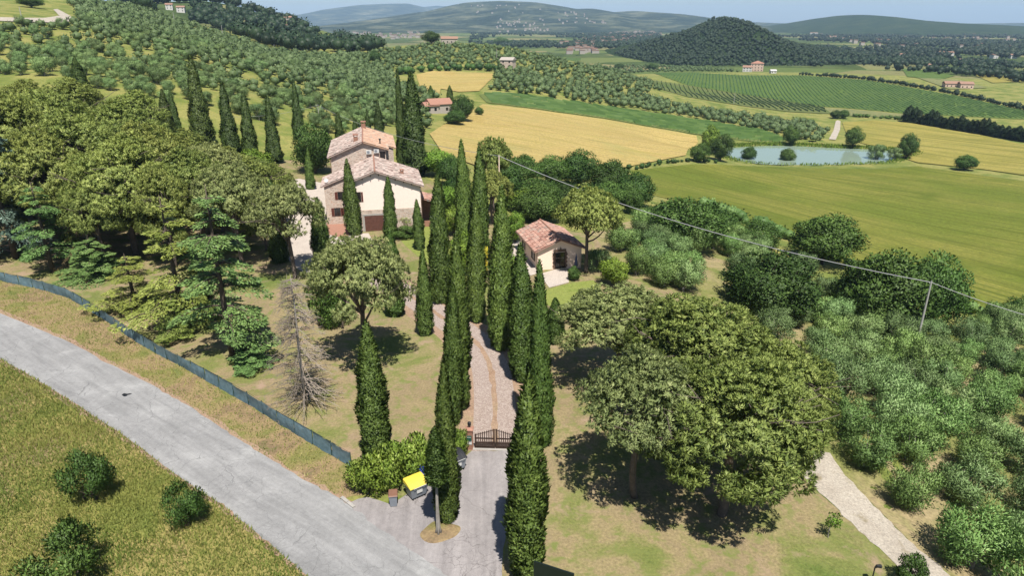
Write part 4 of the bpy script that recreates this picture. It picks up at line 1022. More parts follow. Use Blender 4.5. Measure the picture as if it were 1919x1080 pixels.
rows([(600,108),(700,99),(830,82),(930,88),(1050,112),(1150,137),(1215,152),(1240,170),(1200,180),(1090,150),(1000,140),(930,132),(780,130),(700,160),(640,150)], 5.6, 6.5, (700,120), (1000,150), .72, 'hill', (.75, 1.1), 10)
rows([(935,135),(1000,142),(1090,152),(1200,182),(1300,205),(1420,222),(1540,238),(1558,255),(1530,268),(1480,258),(1300,222),(1150,200),(1000,178),(915,172)], 5.0, 6.2, (1000,165), (1480,250), .93, 'hill', (.9, 1.2), 10)
rows([(690,170),(780,165),(820,185),(800,250),(740,250),(700,220)], 5.5, 7, (700,180), (780,200), .7, 'hill')
rows([(1090,130),(1200,122),(1330,128),(1395,136),(1320,134),(1200,136),(1120,142)], 9, 12, (1100,130), (1390,136), .8, 'hill', (.8, 1.1), 10)
clear = world_poly([(-60,4),(112,6),(150,22),(152,50),(90,48),(-60,48)], 8)
ok = ~inside(np.array([(a, b) for a, b, *_ in olive_spots]), clear); olive_spots = [q for q, k_ in zip(olive_spots, ok) if k_]
OS = np.array([(a, b, c) for a, b, c, _, _ in olive_spots]); oz = H(OS[:, 0], OS[:, 1])
app = OS[:, 2] / (OS[:, 1] * cp - (oz - CAMZ) * sp)
order = np.argsort(-app); big = set(order[:300].tolist())
rest = []
for i, (x, y, s, gr, where) in enumerate(olive_spots):
    if i in big:
        lab, grp = (('olive tree in the dense grove right of the pines', 'olive trees of the right grove') if where == 'grove' else
                    ('round grey-green olive tree on the terraced hillside', 'olive trees on the hillside terraces'))
        s2 = s * (.97 if where == 'grove' else .92)
        plant('olive_green' if gr else 'olive', (x, y, oz[i]), 4.6 * s2 * random.uniform(.85, 1.05), 2.6 * s2, lab, 'olive tree', grp)
    else: rest.append(i)
def scatter_mesh(name, xyz, size, mat, label, cat, nleaf=46, core=True, tall=1.0, leaf=.55):
    """many far trees joined: each a core lump and a coat of leaf clumps"""
    k = len(xyz); parts = []
    tone = rnd(k)
    d = sphere_dirs(k * nleaf); d[:, 2] = d[:, 2] * .75 + .12; d = unit(d)
    idx = np.repeat(np.arange(k), nleaf); r = size[idx]
    P = xyz[idx] + d * (r * rnd(len(idx), .62, .98))[:, None] * np.array([1, 1, .78 * tall]); P[:, 2] += r * .88 * tall
    A = unit(d + .7 * rng.normal(size=d.shape))
    nr_ = jit(d, .25); v, f = leaves(P, A, r * leaf * rnd(len(idx), .6, 1.2), .75, nrm=nr_)
    parts.append((v, f, tone[idx] * .65 + rnd(len(idx)) * .35, nr_))
    if core:
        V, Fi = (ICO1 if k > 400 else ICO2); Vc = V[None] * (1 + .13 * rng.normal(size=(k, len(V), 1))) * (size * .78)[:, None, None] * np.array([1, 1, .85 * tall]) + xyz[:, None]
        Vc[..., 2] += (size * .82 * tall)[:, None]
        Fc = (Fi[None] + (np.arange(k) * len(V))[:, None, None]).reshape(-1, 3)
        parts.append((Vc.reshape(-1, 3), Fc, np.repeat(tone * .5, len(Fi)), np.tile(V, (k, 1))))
    me = crown_from(name, parts, mat)
    o = link(name, me); tag(o, label, cat, kind='stuff'); return o
ri = np.array(rest)
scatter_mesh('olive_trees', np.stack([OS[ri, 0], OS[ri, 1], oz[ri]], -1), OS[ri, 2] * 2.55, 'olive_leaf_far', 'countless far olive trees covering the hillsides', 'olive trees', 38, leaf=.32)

# ================================================================== far woods and valley trees
def px_scatter(poly, k, tmax=None):
    q = np.array(poly, float); mn, mx_ = q.min(0), q.max(0); out = np.empty((0, 2))
    while len(out) < k:
        s = rng.uniform(mn, mx_, (k * 2, 2)); out = np.concatenate([out, s[inside(s, q)]])
    return out[:k]
def hill_points(XYZ, k, smin=.04):
    XX, YY, ZZ = XYZ; i = rng.integers(2, XX.shape[0] - 2, k * 2); j = rng.integers(6, XX.shape[1] - 6, k * 2)
    f = rng.random((k * 2, 2, 1)); a = np.stack([XX[i, j], YY[i, j], ZZ[i, j]], -1); b = np.stack([XX[i + 1, j + 1], YY[i + 1, j + 1], ZZ[i + 1, j + 1]], -1)
    p = a + (b - a) * f[:, 0]; p = p[p[:, 2] > B0 + 1.5]; return p[:k]
hp = hill_points(DX, 4800); hp = hp[hp[:, 1] < 1540]
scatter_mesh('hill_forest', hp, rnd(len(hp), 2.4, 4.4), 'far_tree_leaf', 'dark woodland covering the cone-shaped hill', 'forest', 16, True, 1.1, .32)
def world_wood(name, poly, k, smin, smax, label, tall=1.1, mat='far_tree_leaf', nl=14, clump=True):
    W = world_poly(poly, 10); mn, mx_ = W.min(0), W.max(0); s = rng.uniform(mn, mx_, (k * 12, 2)); s = s[inside(s, W)]
    if clump:
        f = fbm(s[:, 0] / 90, s[:, 1] / 90, 21, 4); s = s[f > np.quantile(f, .35)]
    s = s[:k]; xyz = np.stack([s[:, 0], s[:, 1], H(s[:, 0], s[:, 1])], -1)
    return scatter_mesh(name, xyz, rnd(len(s), smin, smax), mat, label, 'forest', nl + 14, True, tall, .32)
world_wood('hillside_wood', [(255,16),(330,14),(440,22),(500,38),(560,50),(640,75),(720,92),(700,100),(600,98),(520,92),(440,64),(340,36)], 520, 4, 8, 'dark wood on the villa-dotted hill at upper left')
world_wood('hillside_wood', [(470,60),(560,58),(610,80),(560,96),(500,86)], 160, 4, 7, 'dense wood patch on the slope below the hilltop villas')
def ring_wood(name, u0, u1, t0, t1, k, smin, smax, label, q=.45):
    t = rng.uniform(t0, t1, k * 3); u = rng.uniform(u0, u1, k * 3); x = (u - 959.5) / FPX / (cp + .39 * sp) * t
    f = fbm(x / 160, t / 160, 33, 4); ok = f > np.quantile(f, q); x, t = x[ok][:k], t[ok][:k]
    return scatter_mesh(name, np.stack([x, t, H(x, t)], -1), rnd(len(x), smin, smax), 'far_tree_leaf', label, 'forest', 8, True, 1.0, .35)
ring_wood('valley_trees', 1530, 2050, 720, 1300, 620, 3, 7, 'scattered trees and thickets on the right plain', .5)
ring_wood('valley_trees', 1450, 2100, 1300, 3300, 2600, 5, 10, 'far thickets of the right plain below the skyline hill')
ring_wood('valley_trees', 880, 1240, 1100, 3800, 1500, 5, 10, 'far thickets in the valley before the long mountain', .5)

def line_wood(name, px, step, s0, s1, label, mat='far_tree_leaf', tall=1.0, cat='hedge'):
    g = ground([a for a, _ in px], [b for _, b in px])[:, :2]; d = np.concatenate([[0], np.cumsum(np.hypot(*np.diff(g, axis=0).T))]); q = np.arange(0, d[-1], step)
    xy = np.stack([np.interp(q, d, g[:, i]) for i in (0, 1)], -1) + rng.normal(size=(len(q), 2)) * step * .25
    return scatter_mesh(name, np.concatenate([xy, H(xy[:, 0], xy[:, 1])[:, None]], 1), rnd(len(q), s0, s1), mat, label, cat, 40, True, tall, .32)
line_wood('hedgerow', [(1500,140),(1620,149),(1700,161),(1800,179),(1919,206),(1990,224)], 3.0, 1.4, 3.0, 'dark hedgerow along the upper edge of the vineyard')
line_wood('hedgerow', [(1600,219),(1650,222),(1700,226)], 2.0, 1.2, 1.8, 'clipped green hedge at the head of the right wheat field', 'oak_leaf')
line_wood('hedgerow', [(1180,318),(1230,309),(1280,303),(1340,306)], 2.5, .6, 1.3, 'low scrub along the lower edge of the wheat field', 'oak_leaf')
line_wood('hedgerow', [(930,133),(860,131),(790,134),(740,140)], 4.0, 1.8, 3.2, 'scrub hedge above the small wheat field', 'oak_leaf')
line_wood('hedgerow', [(1320,392),(1400,420),(1480,450),(1600,506),(1700,545),(1790,580),(1900,604)], 1.6, .8, 2.0, 'low scrub along the lower edge of the barley field', 'olive_leaf_green')
line_wood('hillside_wood', [(225,6),(300,6),(360,4),(440,12),(490,26),(520,36),(560,44)], 6.0, 5.0, 8.5, 'dark umbrella-topped trees along the upper left crest', tall=1.0, cat='forest')
# row of dark conifers at the right field edge
for i in range(24):
    u = 1702 + i * 9.6 + random.uniform(-2, 2); v = 229 + (u - 1702) * .17
    tree_px('cypress_far', (u, v), v - random.uniform(20, 33), random.uniform(17, 24), 'dark conifer in the windbreak row at the right field edge, %s from the left' % ORD[i], 'conifer', 'windbreak conifers at the right field edge')
# pond and valley trees
for kind, base, vt, w, lab in [('oak',(1310,304),265,40,'dark bushy tree at the left end of the pond'),('oak',(1350,302),246,46,'tall leafy tree at the left end of the pond'),('bright',(1328,290),230,36,'pale slim tree at the left end of the pond'),
    ('oak',(1402,303),274,32,'dark round tree on the near pond bank, left one'),('oak',(1475,305),277,32,'dark round tree on the near pond bank, right one'),('oak',(1480,272),232,32,'green tree at the far pond bank'),
    ('oak',(1598,276),238,38,'tree beside the track behind the pond'),('olive',(1640,304),268,36,'silvery small tree at the right pond bank'),('oak',(1697,298),250,40,'tall dark tree right of the pond'),('olive',(1675,300),275,30,'grey willow right of the pond'),
    ('oak',(1806,319),289,44,'lone round tree at the barley field edge'),('oak',(1565,222),205,22,'left tree of the pair at the head of the white track'),('oak',(1580,222),205,22,'right tree of the pair at the head of the white track'),
    ('oak',(866,228),178,50,'bushy tree beside the low farmhouse'),('oak',(852,234),205,44,'round bush in front of the low farmhouse'),('cypress',(808,193),160,16,'cypress left behind the low farmhouse'),('cypress',(843,196),160,16,'cypress right behind the low farmhouse'),('oak',(898,216),200,20,'round bush right of the low farmhouse'),
    ('oak',(704,118),92,24,'dark tree on the olive slope left'),('oak',(808,82),58,40,'dark clump at the hilltop farmhouse'),('oak',(940,86),69,38,'flat-topped trees on the middle hill crest'),('oak',(812,124),107,18,'small dark tree above the small wheat field'),
    ('oak',(1160,130),118,22,'dark round tree at the valley field corner'),('oak',(1222,131),118,22,'dark round tree left of the far orchard'),('oak',(60,14),-8,50,'dark tree at the top left track')]:
    tree_px(kind, base, vt, w, lab, 'tree')

# ================================================================== buildings
def tiles(mb, E0, E1, R1, R0, pitch=.26, course=.44):
    """barrel-tiled roof plane between eave E0-E1 and ridge R0-R1"""
    E0, E1, R1, R0 = (np.array(q, float) for q in (E0, E1, R1, R0))
    nrm = unit(np.cross(E1 - E0, R0 - E0)[None])[0]
    if nrm[2] < 0: nrm = -nrm
    nc = max(2, int(np.linalg.norm(E1 - E0) / pitch)); nr = max(2, int(np.linalg.norm(R0 - E0) / course))
    s = np.linspace(0, 1, nc * 4 + 1); off = .055 * np.abs(np.cos(np.arange(nc * 4 + 1) * math.pi / 4)) + rng.normal(size=nc * 4 + 1) * .004
    rows_ = []
    for r in range(nr):
        for q, st in ((r / nr, .05), ((r + .999) / nr, .0)):
            a = E0 + (R0 - E0) * q; b = E1 + (R1 - E1) * q
            rows_.append(a + (b - a) * s[:, None] + nrm * (off + st + rng.normal(size=len(s)) * .006 + .02)[:, None])
    V = np.array(rows_).reshape(-1, 3); w = len(s); F = []; L = []
    tl = rng.random((nr, nc))
    for r in range(2 * nr - 1):
        for c in range(w - 1):
            F.append((r*w+c, r*w+c+1, (r+1)*w+c+1, (r+1)*w+c)); L.append(tl[r // 2, min(c // 4, nc - 1)] if r % 2 == 0 else .1)
    mb.add(V, F, np.array(L))
    d = nrm
    lo = [q - d * .16 for q in (E0, E1, R1, R0)]; hi = [q - d * .0 for q in (E0, E1, R1, R0)]
    mb.hexa(lo + hi); return mb
def gable(mb, x0, x1, y0, y1, zl, zr, xa, za, z0=-.4):
    a = [(x0,y0,z0),(x1,y0,z0),(x1,y0,zr),(xa,y0,za),(x0,y0,zl)]; b = [(x,y1,z) for x, _, z in a]
    V = a + b
    mb.add(V, [(0,1,2,2),(0,2,3,3),(0,3,4,4),(6,5,7,7),(7,5,8,8),(8,5,9,9)]); n0 = mb.n - 10
    mb.F.append(np.array([(1,6,7,2),(2,7,8,3),(3,8,9,4),(4,9,5,0)], np.int32) + n0); mb.L.append(np.full(4, .5)); return mb
def window(parent, x, y, z0, w, h, mat='shutter_red', shutters=True, axis='x', out=-1):
    """frame with pane and two shutters on a wall facing local -y (axis x) or -x (axis y)"""
    def bx(a, b):
        m = MB()
        if axis == 'x': m.box(a, b)
        else: m.box((a[1], -b[0], a[2]), (b[1], -a[0], b[2]))
        return m
    f = bx((x - w/2 - .06, y - .05, z0 - .06), (x + w/2 + .06, y + .04, z0)); 
    def addb(m, a, b):
        if axis == 'x': m.box(a, b)
        else: m.box((a[1], -b[0], a[2]), (b[1], -a[0], b[2]))
    addb(f, (x - w/2 - .06, y - .05, z0 + h), (x + w/2 + .06, y + .04, z0 + h + .06))
    addb(f, (x - w/2 - .06, y - .05, z0), (x - w/2, y + .04, z0 + h)); addb(f, (x + w/2, y - .05, z0), (x + w/2 + .06, y + .04, z0 + h))
    addb(f, (x - .03, y - .045, z0), (x + .03, y + .03, z0 + h))
    fo = f.build('window', 'brown_wood', parent)
    bx((x - w/2, y - .02, z0), (x - .03, y + .02, z0 + h)).build('pane', 'glass_dark', fo)
    bx((x + .03, y - .02, z0), (x + w/2, y + .02, z0 + h)).build('pane', 'glass_dark', fo)
    if shutters:
        for s in (-1, 1):
            m = MB(); xs = x + s * (w/2 + .06 + w/4 + .02)
            addb(m, (xs - w/4, y - .07, z0 - .03), (xs + w/4, y - .012, z0 + h + .03))
            for q in range(int(h / .16)): addb(m, (xs - w/4 + .05, y - .085, z0 + .05 + q * .16), (xs + w/4 - .05, y - .07, z0 + .15 + q * .16))
            m.build('shutter', mat, parent)
# ---- the villa
AV = R(11.5)
vil = empty('stone_villa', (-21.7, 107.2, 0), AV); tag(vil, 'stone and cream stucco villa with old tiled gable roofs', 'house')
mb = MB(); gable(mb, -3.3, 7.0, 0, 13, 8.25, 7.1, 0, 9.62); mb.build('stucco_wall', 'stucco', vil)
mb = MB(); mb.box((-3.34, -.05, -.4), (7.04, .5, 3.55)); mb.box((6.6, .5, -.4), (7.04, 12.9, 3.55)); mb.box((-3.34, .5, -.4), (-3.0, 5.4, 3.55)); mb.build('stone_base', 'stone_wall', vil)
mb = MB(); mb.hexa([(-8.4,5.5,-.4),(-3.31,5.5,-.4),(-3.31,12.95,-.4),(-8.4,12.95,-.4),(-8.4,5.5,6.42),(-3.31,5.5,8.38),(-3.31,12.95,8.38),(-8.4,12.95,6.42)]); mb.build('wing_wall', 'stone_wall', vil)
mb = MB(); gable(mb, -7.3, 2.15, 13.02, 31, 9.9, 10.95, -1.7, 12.15); mb.build('tower_wall', 'stone_wall', vil)
mb = MB(); mb.box((2.16, 17, -.4), (3.6, 30.8, 10.3)); mb.build('rear_wall', 'stone_wall', vil)
for nm, mat, planes in [
    ('lower_roof', 'tile_old', [((7.6,-.55,7.1),(7.6,13,7.1),(0,13,9.85),(0,-.55,9.85)), ((-3.75,5.2,8.38),(-3.75,-.55,8.38),(0,-.55,9.85),(0,5.2,9.85)), ((-8.95,12.98,6.4),(-8.95,5.2,6.4),(0,5.2,9.85),(0,12.98,9.85))]),
    ('upper_roof', 'tile_old', [((-7.9,31.4,9.85),(-7.9,12.5,9.85),(-1.7,12.5,12.4),(-1.7,31.4,12.4))]),
    ('upper_roof_slope', 'tile_orange', [((2.7,12.5,10.95),(2.7,16.8,10.95),(-1.7,16.8,12.4),(-1.7,12.5,12.4)), ((4.1,16.8,10.35),(4.1,31.4,10.35),(-1.7,31.4,12.4),(-1.7,16.8,12.4))])]:
    mb = MB()
    for q in planes: tiles(mb, *q)
    mb.build(nm, mat, vil)
mb = MB(); mb.tube([(0,-.6,9.93),(0,13,9.93)], .13, 8); mb.build('ridge_tiles', 'terracotta', vil)
mb = MB(); mb.tube([(-1.7,12.4,12.48),(-1.7,31.4,12.48)], .13, 8); mb.build('ridge_tiles', 'terracotta', vil)
for (x, y, z0, w, h) in [(-2.9, 16.5, 11.3, .75, 1.9), (-1.5, 29.5, 12.1, .8, 1.6), (4.4, 4.4, 7.9, .55, 1.15)]:
    mb = MB(); mb.box((x - w/2, y - w/2, z0), (x + w/2, y + w/2, z0 + h * .72)); ch = mb.build('chimney', 'brick', vil)
    mb = MB()
    for sx_ in (-1, 1):
        for sy_ in (-1, 1): mb.box((x + sx_ * w*.38 - .07, y + sy_ * w*.38 - .07, z0 + h*.72), (x + sx_ * w*.38 + .07, y + sy_ * w*.38 + .07, z0 + h * .9))
    mb.box((x - w*.62, y - w*.62, z0 + h * .9), (x + w*.62, y + w*.62, z0 + h)); mb.build('chimney_cap', 'terracotta', ch)
mb = MB(); mb.tube([(1.3,15.5,11.2),(1.3,15.5,12.2)], .11, 8); mb.tube([(1.3,15.5,12.2),(1.3,15.5,12.42)], [.22,.16], 8); mb.build('vent_pipe', 'dark_metal', vil)
for x, z in ((-.75, 10.25), (.55, 10.4)):
    mb = MB(); mb.box((x - .45, 12.62, z), (x + .45, 13.0, z + .65)); ac = mb.build('air_conditioner', 'white_paint', vil)
    an = np.linspace(0, 6.28, 17)[:-1]; mb = MB(); mb.add(np.concatenate([[[x - .1, 12.61, z + .33]], np.stack([x - .1 + .24 * np.cos(an), 0 * an + 12.61, z + .33 + .24 * np.sin(an)], -1)]), [(0, 1 + (i + 1) % 16, 1 + i, 1 + i) for i in range(16)]); mb.build('fan_grille', 'bin_steel', ac)
window(vil, 1.55, 13.0, 9.3, .8, 1.15, shutters=False)
window(vil, -2.75, 0.0, 5.0, .55, 1.5)
window(vil, -6.6, 5.5, 1.4, .9, 1.3); window(vil, -5.0, 5.5, 1.4, .9, 1.3); window(vil, -5.8, 5.5, 4.2, .9, 1.2)
mb = MB(); mb.box((-2.15, -.12, -.02), (.85, -.06, 2.6)); gd = mb.build('garage_door', 'garage_wood', vil)
for i in range(9):
    mb = MB(); mb.box((-2.1, -.15, .03 + i * .28), (.8, -.12, .27 + i * .28)); mb.build('slat', 'garage_wood', gd)
mb = MB(); mb.box((-2.45, -.16, -.02), (-2.17, -.04, 2.9)); mb.box((.87, -.16, -.02), (1.15, -.04, 2.9)); mb.box((-2.17, -.16, 2.62), (.87, -.04, 2.9)); mb.build('door_surround', 'concrete', vil)
mb = MB(); mb.tube([(7.1,-.06,7.0),(7.1,-.06,.1)], .05, 6); mb.tube([(-7.4,12.95,9.7),(-7.4,12.95,6.6)], .05, 6); mb.build('downpipe', 'stone_brown', vil)
for i in range(9):
    x = -3.3 + i * 1.28; zz = 9.3 + (x * .36 if x < 0 else -x * .335); mb = MB(); mb.box((x - .07, -.5, zz - .02), (x + .07, 0, zz + .13)); mb.build('rafter_end', 'brown_wood', vil)
mb = MB(); tiles(mb, (9.9,.8,3.9), (9.9,6,3.9), (7.1,6,4.9), (7.1,.8,4.9)); mb.build('porch_roof', 'tile_red', vil)
for y in (1.1, 5.7):
    mb = MB(); mb.box((9.5, y - .12, -.2), (9.74, y + .12, 3.85)); mb.build('porch_post', 'brown_wood', vil)
mb = MB(); mb.box((7.1, 5.8, -.3), (9.8, 6.0, 3.9)); mb.build('porch_wall', 'brick', vil); mb = MB(); mb.box((7.5, .9, -.3), (9.45, 1.1, .95)); mb.build('porch_parapet', 'brick', vil)
p = g1(629, 349)
mb = MB(); an = np.linspace(0, 6.28, 19)[:-1]
V = [(0, .12, 0)] + [(.36 * math.cos(a), 0, .36 * math.sin(a)) for a in an]
mb.add(V, [(0, 1 + i, 1 + (i + 1) % 18, 1 + (i + 1) % 18) for i in range(18)]); mb.tube([(0, .1, 0), (0, .25, -.3), (0, .25, -.6)], .03, 5)
ds = mb.build('satellite_dish', 'white_paint', vil, True); ds.location = (-8.0, 6.2, 7.35); ds.rotation_euler = (R(-25), 0, R(20))
sheet('patio', [(612,418),(650,412),(668,438),(640,446),(615,440)], 'terracotta', .06, .8, 'terracotta patio at the left of the villa', 'patio')
# ---- the cottage
cot = empty('garden_cottage', (3.5, 88.2, 0), R(14)); tag(cot, 'small cream garden cottage with reddish tiled gable roof', 'house')
mb = MB(); gable(mb, 0, 6.3, 0, 9.3, 2.85, 2.85, 3.15, 4.05, -.8); mb.build('wall', 'stucco_yellow', cot)
mb = MB(); tiles(mb, (-.5,9.8,2.78), (-.5,-.45,2.78), (3.15,-.45,4.28), (3.15,9.8,4.28)); tiles(mb, (6.8,-.45,2.78), (6.8,9.8,2.78), (3.15,9.8,4.28), (3.15,-.45,4.28)); rf = mb.build('roof', 'tile_red', cot)
mb = MB(); mb.tube([(3.15,-.5,4.36),(3.15,9.85,4.36)], .12, 8); mb.build('ridge_tiles', 'terracotta', rf)
mb = MB(); mb.tube([(-.6,-.45,2.72),(-.6,9.8,2.72)], .08, 6); mb.tube([(-.12,-.05,2.7),(-.1,-.06,.0)], .045, 6); mb.build('gutter', 'stone_brown', rf)
mb = MB(); mb.box((2.5, -.07, 0), (2.58, .02, 2.35)); mb.box((3.82, -.07, 0), (3.9, .02, 2.35)); mb.box((2.58, -.07, 2.27), (3.82, .02, 2.35)); mb.box((3.16, -.07, 0), (3.24, .02, 2.27)); mb.box((2.58, -.065, .75), (3.82, .015, .83)); dr = mb.build('door', 'brown_wood', cot)
for a, b in ((2.58, 3.16), (3.24, 3.82)):
    for z0, z1 in ((.02, .75), (.83, 1.5), (1.54, 2.27)):
        mb = MB(); mb.box((a, -.03, z0), (b, .01, z1)); mb.build('pane', 'glass_dark', dr)
for i in range(9):
    for s in (-1, 1):
        w = .34 if i % 2 else .22; x = 3.2 + s * (.72 + w / 2); mb = MB(); mb.box((x - w/2, -.09, .02 + i * .27), (x + w/2, .03, .26 + i * .27)); mb.build('surround_stone', 'stone_brown', cot)
for i in range(7):
    x = 3.2 + (i - 3) * .24; mb = MB(); mb.box((x - .11, -.1, 2.46), (x + .11, .03, 2.78)); mb.build('surround_stone', 'stone_brown', cot)
mb = MB(); mb.tube([(3.2,-.02,3.15),(3.2,-.22,3.2),(3.2,-.25,3.1)], .025, 5); mb.tube([(3.2,-.25,3.1),(3.2,-.25,2.98),(3.2,-.25,2.85)], [.05,.11,.07], 6); mb.build('door_lamp', 'dark_metal', cot)
window(cot, -2.2, 0, .9, .8, 1.1, 'brown_wood', True, 'y'); window(cot, -7.3, 0, .9, .8, 1.1, 'brown_wood', True, 'y')
p = g1(1079, 508); e = empty('parasol', p); tag(e, 'closed blue-grey parasol beside the cottage door', 'parasol')
mb = MB(); mb.tube([(0,0,0),(0,0,2.5)], .03, 6); mb.build('pole', 'brown_wood', e); mb = MB(); mb.tube([(0,0,.75),(0,0,1.0),(0,0,2.0),(0,0,2.4)], [.28,.24,.12,.03], 9); mb.build('canopy', 'parasol_cloth', e, True); mb = MB(); mb.tube([(0,0,0),(0,0,.08)], .3, 12); mb.build('base', 'concrete', e)

# ---- far houses
def far_house(u, v, wpx, dep, h, rz, label, wall='stucco_far', roofm='far_roof', storeys=2, hip=False, t=None):
    p = g1(u, v) if t is None else at_t(u, v, t); w = wpx / FPX * depth(p)
    e = empty('house', p, rz); tag(e, label, 'house')
    rh = min(w, dep) * .2; mb = MB(); mb.box((-w/2, -dep/2, -2), (w/2, dep/2, h)); 
    if not hip: mb.add([(-w/2,-dep/2,h),(-w/2,dep/2,h),(-w/2,0,h+rh),(w/2,-dep/2,h),(w/2,dep/2,h),(w/2,0,h+rh)], [(0,2,1,1),(3,4,5,5)])
    mb.build('wall', wall, e)
    mb = MB(); o = .5; k = w/2 - (dep/2 if hip else -o)
    A_ = [(-w/2-o,-dep/2-o,h-.1),(w/2+o,-dep/2-o,h-.1),(w/2+o,dep/2+o,h-.1),(-w/2-o,dep/2+o,h-.1),(-k,0,h+rh+.15),(k,0,h+rh+.15)]
    if k < .3: A_[4] = (-.2,0,h+rh+.15); A_[5] = (.2,0,h+rh+.15)
    mb.add(A_, [(0,1,5,4),(2,3,4,5),(1,2,5,5),(3,0,4,4),(3,2,1,0)]); mb.build('roof', roofm, e)
    nwin = max(2, int(w / 3.2))
    for s in range(storeys):
        for i in range(nwin):
            x = -w/2 + w * (i + .5) / nwin; z0 = .9 + s * (h - .4) / storeys
            if z0 + 1.2 < h: mb = MB(); mb.box((x - .5, -dep/2 - .06, z0), (x + .5, -dep/2 + .05, z0 + 1.2)); mb.build('window', 'glass_dark', e)
    return e
far_house(822, 209, 40, 9, 3.6, R(24), 'low farmhouse with pinkish roof at the edge of the wheat field', 'stucco_far', 'terracotta', 1)
e = far_house(806, 210, 24, 7, 3.0, R(24), 'lower annex with reddish roof left of the farmhouse', 'stucco_far', 'terracotta', 1)
far_house(952, 126, 24, 8, 5.2, R(-18), 'small brown-walled house above the olive block', 'stone_wall', 'stucco_far', 2)
far_house(842, 81, 30, 9, 4.2, R(8), 'hilltop farmhouse with red roof among trees', 'stucco_far', 'far_roof', 1)
far_house(1418, 133, 22, 13, 9.5, R(-20), 'tall pinkish country villa above the vineyard', 'stucco_pink', 'terracotta', 3, True)
far_house(1400, 134, 16, 9, 5.5, R(-20), 'white low wing left of the tall country villa', 'plaster_white', 'far_roof', 2)
far_house(1448, 137, 10, 6, 3, R(0), 'small white outbuilding right of the tall country villa', 'plaster_white', 'plaster_white', 1)
far_house(1783, 163, 28, 9, 3.6, R(-12), 'long reddish farm building beyond the vineyard, left half', 'stucco_pink', 'far_roof', 1)
far_house(1808, 165, 22, 9, 4.2, R(-12), 'long reddish farm building beyond the vineyard, right half', 'stucco_pink', 'far_roof', 1)
for u, v, w, lab in [(318,17,12,'white villa leftmost on the upper left hill'),(340,22,14,'white villa with red roof second on the upper left hill'),(373,26,13,'white villa third from left on the upper left hill'),(444,31,15,'broad pink-roofed villa under the hill crest'),
    (540,40,14,'brown-roofed house on the crest right of the dark trees'),(582,50,14,'house on the right shoulder of the upper left hill'),(515,50,8,'small white house in the trees below the crest'),(537,55,6,'tiny white house in the slope wood'),(634,71,11,'pale house at the right foot of the upper left hill'),(690,76,10,'ochre house among trees at the hill foot')]:
    far_house(u, v, w, 8, 5.5, R(random.uniform(-25, 25)), lab, random.choice(['plaster_white', 'stucco_far']), 'far_roof', 2)
for u, v, w, lab in [(1692,107,18,'white farm cluster beside the pale field on the right plain'),(1640,76,12,'white building left on the right plain'),(1648,77,8,'small white building beside another on the right plain'),(1560,70,14,'reddish roofed house behind the dark hill foot'),
    (1731,99,8,'white house in the middle of the right plain'),(1762,102,10,'white house right of the middle of the plain'),(1780,103,10,'second white house right of the middle of the plain'),(1735,128,12,'white low house below the thicket on the right plain'),
    (1822,120,16,'ochre house with trees on the right plain'),(1800,118,9,'small yellowish house left of the ochre one'),(1862,108,12,'white shed near the right edge'),(1897,108,12,'second white shed near the right edge'),(1525,63,14,'white shed left of the reddish house')]:
    tt = (-34 - CAMZ) / ray(u, v)[2]
    far_house(u, v, w, 9, 5.5, R(random.uniform(-30, 30)), lab, 'plaster_white' if 'white' in lab else 'stucco_pink', 'far_roof', 2, False, tt)
# far towns: specks of many houses
def town(pts, label, s0=7, s1=14):
    mb = MB(); mr = MB()
    for x, y, z in pts:
        w = rng.uniform(s0, s1); d = rng.uniform(s0, s1); h = rng.uniform(5, 10)
        mb.box((x - w/2, y - d/2, z - 6), (x + w/2, y + d/2, z + h)); mr.box((x - w/2 - .5, y - d/2 - .5, z + h + .02), (x + w/2 + .5, y + d/2 + .5, z + h + 1.2))
    me = mb.mesh('far_town', 'stucco_far'); me2 = mr.mesh('roofs', 'far_roof')
    o = link('far_town', me); tag(o, label, 'town', kind='stuff'); link('roofs', me2, o)['kind'] = 'stuff'
def on_grid(G, poly, k):
    XX, YY, ZZ = G; f = YY * cp - (ZZ - CAMZ) * sp; up = YY * sp + (ZZ - CAMZ) * cp
    uv = np.stack([959.5 + FPX * XX / f, 540 - FPX * up / f], -1).reshape(-1, 2); c = np.stack([XX, YY, ZZ], -1).reshape(-1, 3)
    ok = inside(uv, np.array(poly, float)) & (c[:, 1] < 7500); c = c[ok]
    if not len(c): return c
    i = rng.integers(0, len(c), k); return c[i] + rng.normal(size=(k, 3)) * np.array([14, 14, 0])
def on_plain(poly, k):
    q = px_scatter(poly, k); d = ray(q[:, 0], q[:, 1]); t = (-35 - CAMZ) / d[:, 2]
    p = d * t[:, None]; p[:, 2] = -35; return p
town(on_grid(MX, [(850,8),(1010,9),(1010,26),(870,26)], 18), 'scattered white houses high on the long mountain')
town(on_grid(MX, [(930,34),(1020,34),(1030,58),(940,60)], 46), 'white village on the long mountain slope')
town(on_grid(MX, [(1040,20),(1110,24),(1140,45),(1050,45)], 30), 'scattered houses on the right slope of the long mountain')
town(on_plain([(1090,74),(1150,62),(1220,58),(1240,66),(1200,76),(1140,84)], 230), 'pale town at the foot of the mountains', 7, 14)
town(on_plain([(660,60),(780,58),(800,72),(680,74)], 60), 'pale houses in the far valley left', 9, 18)
town(on_plain([(1050,80),(1110,78),(1120,100),(1060,100)], 50), 'scattered pale buildings on the valley floor', 8, 16)
town(on_plain([(1600,52),(1700,50),(1710,60),(1610,62)], 120), 'pale village below the right skyline hill', 9, 18)
town(on_plain([(1530,62),(1919,56),(1919,95),(1700,95),(1560,80)], 90), 'scattered white houses on the right plain', 7, 13)

